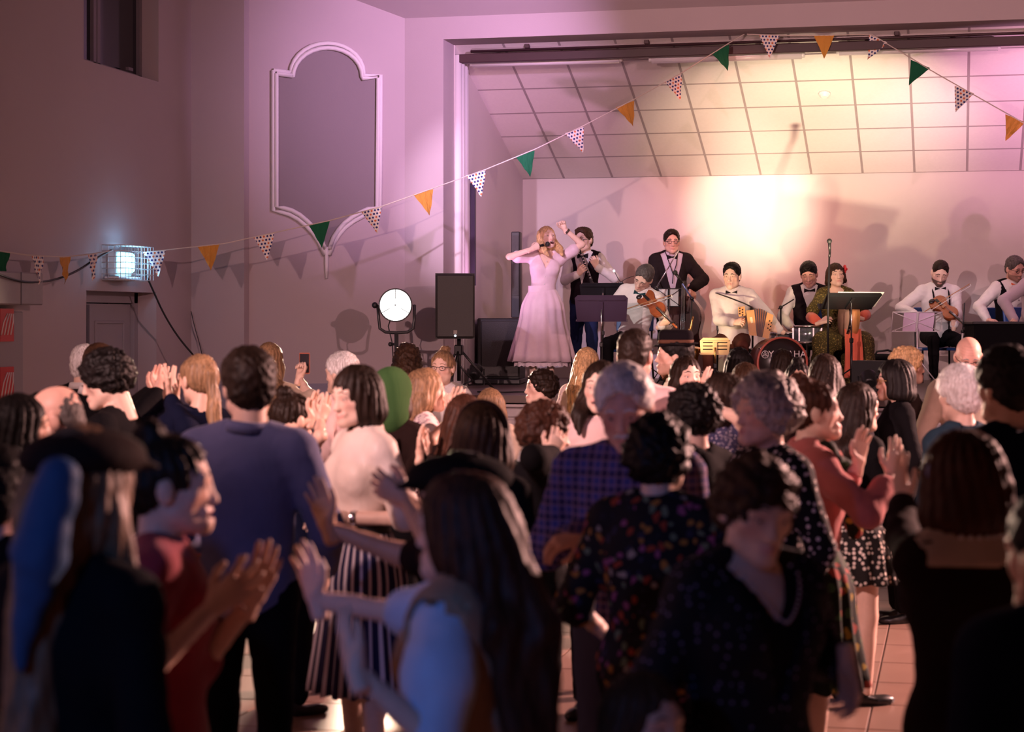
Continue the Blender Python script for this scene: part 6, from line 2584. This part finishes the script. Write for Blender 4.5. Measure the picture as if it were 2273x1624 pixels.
crowd('fair bobbed head low in front of the stage edge', 1088, 857, 335, 5, hair=dict(style='bob', col='honey'), tops=[T(BEIGE, 'top')])
crowd('woman with long auburn hair clapping behind the bobbed woman', 1030, 868, 450, -15, hair=dict(style='long', col='auburn', L=.30), arms={'L': HD(932, 1010, 470, f=(0, .3, .95), p=(1, 0, 0), pose='flat'), 'R': HD(948, 1018, 460, f=(0, .3, .95), p=(-1, 0, 0), pose='flat')}, tops=[T(DKBR, 'top')])
i18 = crowd('woman with a brown bob, dark hairband and pearl earring', 1070, 892, 590, -25, hair=dict(style='bob', col='brown', L=.03, vol=.008), tops=[T(BLK, 'top')], skin='pale')
tr = i18['tr']
MB().tube([tr([(.100 * math.cos(a), -.022, .040 + .100 * math.sin(a))])[0] for a in np.linspace(-.25, PI + .25, 20)], .009, 8).build('hairband', DKBR, i18['root'])
MB().ball(tr([(.092, -.005, -.052)])[0], .011).build('earring', WHITEP, i18['root'])
crowd('short dark-haired woman in a beige jacket in profile before the stage', 1207, 816, 305, 98, skin='pale', hair=dict(style='curly', col='darkbrown', vol=.004, seed=1), mouth='smile', tops=[T(BEIGE, 'jacket', e=.02, hem=-.08)])
crowd('older woman with short brown hair and black jacket bowing to the right', 1195, 886, 510, -72, age=1, skin='pale', hair=dict(style='curly', col='auburn', vol=.008, seed=6), head=(0, 10, 0),
      arms={'R': HD(1225, 1010, 520, f=(0, .3, .9), p=(-.9, .2, 0), pose='relax')}, tops=[T(WHITE, collar=True), T(BLK, 'jacket', e=.022, v=.12, hem=-.08)])
crowd('fair long-haired girl seen from behind below the clarinet player', 1302, 767, 290, -18, skin='pale', hair=dict(style='long', col='blond', L=.36), tops=[T(DOTW, 'top')])
crowd('smiling woman with dark hair and pale pink top, half hidden by the white-haired man', 1336, 794, 455, 165, skin='pale', mouth='grin', hair=dict(style='longfront', col='darkbrown', L=.22), tops=[T(PALEP, 'top', hem=-.1)])
crowd('tall crew-cut man in a pale shirt seen from behind', 1407, 726, 425, -22, sex='m', skin='ruddy', hair=dict(style='crop', col='darkbrown', vol=-.004), build=1.05, tops=[T(PALEP, collar=True, e=.02)])
i24 = crowd('smiling man in a dark brimmed hat and beige shirt, in profile', 1505, 738, 338, 82, sex='m', skin='fair', mouth='smile', hair=dict(style='short', col='black', vol=.006), beard=((.25, .16, .12), .35), tops=[T(BEIGE, collar=True, e=.018)])
hat(i24, 'brim', plain('hat_felt_dark', (.008, .006, .008), .9, noise=.2, spec=.1), plain('hat_band_brown', (.10, .035, .015), .8))
crowd('young woman with long dark hair holding a hand beside her face', 1520, 785, 352, -160, skin='pale', hair=dict(style='longfront', col='darkbrown', L=.24), arms={'L': HD(1562, 868, 356, f=(-.1, .15, .95), p=(-.8, -.2, 0), pose='flat')}, tops=[T(PALEP, 'top', sleeve=1.0)])
# ---- middle
i26 = crowd('white-haired man with a moustache and blue plaid shirt, looking down', 1393, 806, 650, 168, sex='m', skin='ruddy', age=1, hair=dict(style='short', col='white', vol=.008), head=(0, 20, 4), build=1.08,
            arms={'R': HD(1290, 1190, 660, f=(.7, .5, -.2), p=(.2, -.3, -.9), pose='relax'), 'L': HD(1420, 1200, 660, f=(-.6, .6, -.1), p=(0, -.4, -.8), pose='relax')}, tops=[T(PLAID, collar=True, e=.022, hem=-.09)], bottom=('trousers', JEANS))
MB().tube([i26['tr']([p])[0] for p in ((-.030, .088, -.062), (-.012, .100, -.054), (.012, .100, -.054), (.030, .088, -.062))], [.005, .009, .009, .005], 8).build('moustache', hair_mat('hair_white', HAIR['white']), i26['root'])
crowd('short dark-haired woman in a dark floral blouse seen from behind', 1460, 911, 720, -22, skin='pale', hair=dict(style='curly', col='black', vol=.008, seed=11), build=1.12,
      arms={'L': dict(t=(.10, .16, -.42)), 'R': dict(t=(.08, .26, -.34))}, tops=[T(FLORD, 'blouse', sleeve=1.1, e=.022, hem=-.11)], bottom=('trousers', BLK))
crowd('dark-haired woman with an earring seen from behind in black', 1542, 846, 530, 38, skin='fair', hair=dict(style='curly', col='black', vol=.010, seed=3), tops=[T(BLK, 'top')])
crowd('woman with shoulder-length dark hair and navy dotted dress, arm lifted', 1612, 821, 460, 100, skin='pale', hair=dict(style='bob', col='darkbrown', L=.12), arms={'L': HD(1578, 905, 470, f=(.1, .3, .9), p=(-.5, .4, 0), pose='relax')}, tops=[T(BDOT, 'dress_bodice', sleeve=.6, e=.016)], bottom=('skirt', BDOT, .6, .3, .27, 14))
crowd('dark smooth-haired head in front of the accordion player', 1641, 767, 312, -5, hair=dict(style='bob', col='black'), tops=[T(BLK, 'top')])
crowd('brown-haired head behind the woman in the navy dotted dress', 1657, 802, 328, 20, hair=dict(style='bob', col='brown', vol=.006), tops=[T(DKBR, 'top')])
crowd('long dark-haired head in front of the bass drum', 1738, 771, 288, 8, hair=dict(style='long', col='darkbrown', L=.24), tops=[T(DKBR, 'top')])
crowd('dark-haired woman looking back with only her brow showing', 1774, 799, 345, 172, hair=dict(style='bun', col='black'), skin='fair', head=(0, -4, 4), tops=[T(BLK, 'top')])
crowd('woman with very long dark hair seen from behind before the frame drum', 1832, 782, 360, 2, hair=dict(style='long', col='darkbrown', L=.36, vol=.004), tops=[T(DKBR, 'top')])
crowd('older woman with grey curls and black polka-dot top', 1706, 831, 590, 118, age=1, skin='fair', hair=dict(style='curly', col='grey', vol=.026, seed=8), tops=[T(POLKA, 'top', e=.018, hem=-.10)], build=1.08)
i35 = crowd('woman in a coral cardigan and dark scarf, hands apart in a clap', 1796, 837, 535, -82, skin='pale', mouth='smile', hair=dict(style='bun', col='auburn', vol=.0), head=(-4, -4, 0),
            arms={'L': HD(1905, 1030, 540, f=(0, .15, .98), p=(.9, .4, 0), pose='flat'), 'R': HD(1978, 1052, 545, f=(0, .2, .95), p=(-.9, -.3, 0), pose='flat')},
            tops=[T(BLK, 'dress_bodice', sleeve=0, e=.012), T(CARD, 'cardigan', e=.022, v=-.02, vw=.07, hem=-.16, sleeve=1.7)], bottom=('skirt', GSCARF, .6, .26, .27, 16))
lump(i35, 'scarf', [(cap((-.06, .03, -.15), (0, .09, -.24), .036), .0), (cap((.06, .03, -.15), (0, .09, -.24), .036), .02), (cap((0, .10, -.24), (0, .13, -.50), .04, .03), .02), (cap((-.06, -.04, -.14), (.06, -.04, -.14), .035), .03)], GSCARF, amp=.006)
i36 = crowd('woman with long straight dark hair, black top and short floral skirt', 1898, 843, 438, -62, skin='pale', hair=dict(style='long', col='darkbrown', L=.32), arms={'R': dict(t=(.04, .22, -.30)), 'L': dict(t=(.04, .26, -.28))},
            tops=[T(BLK, 'top', sleeve=1.3, hem=.0)], bottom=('skirt', FLORS, .56, .385, .23, 12))
crowd('woman with dark wavy hair and glasses facing left, in black', 1993, 797, 345, 92, skin='pale', glasses='gold', mouth='smile', hair=dict(style='bob', col='black', L=.02, vol=.014, seed=2), tops=[T(BLK, 'top')])
crowd('older woman with fair curled updo facing right', 2008, 768, 315, -88, age=1, skin='ruddy', hair=dict(style='curly', col='blond', vol=.014, seed=5), tops=[T(DKBR, 'top')])
crowd('bald man in glasses and beige jacket looking down', 2147, 741, 330, 176, sex='m', age=1, skin='ruddy', glasses='dark', hair=dict(style='fringe_bald', col='grey', vol=-.012), head=(0, 26, 0), beard=((.4, .34, .3), .4), tops=[T(BEIGE, 'jacket', e=.022, hem=-.09)])
crowd('silver-haired woman in blue-grey seen from behind at the right', 2136, 811, 470, 24, skin='pale', hair=dict(style='short', col='white', vol=.014), tops=[T(TEAL, 'top')])
# ---- right side and foreground
crowd('tall dark-haired man in dark blue at the right edge', 2243, 770, 610, 28, sex='m', skin='tan', hair=dict(style='short', col='black', vol=.012), build=1.1, tops=[T(DKBL, 'jacket', e=.026)])
crowd('dim person in a pink striped top cut by the right edge', 2310, 960, 530, -8, skin='fair', hair=dict(style='bob', col='brown'), tops=[T(striped('pink_stripe_top', (.60, .30, .34), (.40, .16, .20), 60, .5, False, axis=0), 'top')])
i42 = crowd('woman with thick auburn hair, blue clip and pearls seen from behind', 2145, 956, 830, 14, skin='pale', hair=dict(style='bob', col='auburn', L=.16, vol=.016, seed=9), build=1.05,
            arms={'L': HD(1992, 1062, 730, f=(0, .2, .95), p=(.95, .1, 0), pose='flat'), 'R': HD(2044, 1040, 720, f=(0, .2, .95), p=(-.95, .1, 0), pose='splay')}, tops=[T(DKBR, 'dress_bodice', e=.016), T(BEIGE, 'collar', sleeve=0, e=.022, hem=.258)], bottom=('trousers', DKBR))
tr = i42['tr']
MB().ball(tr([(-.098, -.02, .03)])[0], .026, 10, 8, (.5, 1, 1)).build('hair_clip', plain('clip_blue', (.10, .14, .40), .3), i42['root'])
pr_ = MB()
for k in range(22):
    a = 2 * PI * k / 22
    pr_.ball(i42['neck_b'] + np.array((.085 * math.cos(a), .080 * math.sin(a) - .005, .050)), .0075, 8, 6)
pr_.build('pearl_necklace', WHITEP, i42['root'])['kind'] = 'stuff'
crowd('dark blue shoulder of a person close at the bottom right', 2360, 1080, 1080, 25, sex='m', skin='fair', hair=dict(style='short', col='black'), build=1.2, tops=[T(DKBL, 'jacket', e=.03)])
i44 = crowd('older woman with short brown hair in a black dotted cardigan facing the camera', 1660, 998, 900, -152, age=1, skin='pale', hair=dict(style='curly', col='brown', vol=.006, fringe=1, seed=7), head=(-10, 14, -4), build=1.15,
            arms={'L': HD(1880, 1475, 900, f=(0, .15, -1), p=(.9, 0, 0), pose='relax'), 'R': dict(t=(.10, .10, -.46), pose='relax')}, tops=[T(BLK, 'top', e=.012, v=.22, vw=.05, sleeve=1.5), T(POLKAS, 'cardigan', e=.024, v=.10, vw=.06, hem=-.12, sleeve=1.7)], bottom=('trousers', BLK))
cn = MB()
for k in range(26):
    t_ = -1 + 2 * k / 25
    p = i44['up'](.085 * t_, .060 + .10 * (1 - t_ * t_) ** .5, (.300 - .075 * (1 - abs(t_) ** 1.5)) * i44['H'])
    cn.ball(p, .0045, 6, 5)
cn.build('necklace', plain('necklace_silver', (.5, .48, .6), .3, .6), i44['root'])['kind'] = 'stuff'
crowd('child with brown hair at the bottom of the picture', 1420, 1476, 990, -140, skin='fair', hs=.92, hair=dict(style='bob', col='brown'), tops=[T(DKBR, 'top')])
i46 = crowd('woman with long auburn hair and a light blue puffed blouse, clapping', 1045, 1038, 970, 62, skin='pale', hair=dict(style='long', col='auburn', L=.44, vol=.006, seed=3), build=1.0,
            arms={'L': HD(790, 1490, 1040, f=(.30, .5, .8), p=(.7, -.3, .2), pose='splay', hint=(.1, -.5, -1)), 'R': HD(690, 1330, 900, f=(0, .3, .95), p=(-.9, .1, 0), pose='flat', hint=(.1, -.4, -1))},
            tops=[T(LBLUE, 'blouse', sleeve=.92, flare=.012, puff=True, e=.016, hem=-.02), T(TANC, 'waistcoat', sleeve=0, e=.034, hem=-.08)])
i47 = crowd('smiling dark-haired woman in a red top seen in profile, clapping', 358, 952, 890, -84, skin='fair', mouth='grin', hair=dict(style='bun', col='darkbrown', seed=2), head=(4, 0, 0),
            arms={'L': HD(560, 1330, 900, f=(.1, .35, .93), p=(.8, -.1, 0), pose='flat'), 'R': HD(470, 1350, 930, f=(0, .75, .65), p=(-.8, .2, 0), pose='splay')}, tops=[T(REDT, 'top', e=.016, sleeve=1.0)])
S_, E_, W_ = i47['J']['L'][:3]
dv = Vector(list(W_ - E_)).normalized()
MB().lathe([(.029, -.006), (.032, 0), (.029, .006)], W_ + (E_ - W_) * .06, Vector((0, 0, 1)).rotation_difference(dv).to_matrix(), 16, False).build('bracelet', CHROME, i47['root'])
i48 = crowd('woman with a dark cap, long brown hair and a blue scarf at the lower left', 168, 940, 1080, -32, skin='fair', hair=dict(style='longfront', col='lightbrown', L=.56, vol=.008, seed=6), build=1.02, tops=[T(BLK, 'jacket', e=.018)])
hat(i48, 'flatcap', DKBR)
BLUES = cloth('blue_scarf_cloth', (.04, .085, .18), .6)
lump(i48, 'hair_scarf', [(cap((.07, -.14, .04), (.05, -.17, -.10), .040, .052), .0), (cap((.05, -.17, -.10), (.03, -.20, -.32), .052, .012), .03)], BLUES, amp=.006)
i49 = crowd('person in a dark flat cap clapping, mostly hidden by the light blue blouse', 1035, 1000, 800, 74, sex='m', skin='tan', hair=dict(style='short', col='black'),
            arms={'R': HD(728, 1170, 760, f=(.25, .4, .9), p=(-.8, .2, 0), pose='flat'), 'L': HD(900, 1110, 760, f=(-.1, .8, .5), p=(.8, .2, 0), pose='relax')}, tops=[T(DKBR, 'top', e=.02, sleeve=.8)])
hat(i49, 'flatcap', BLK)
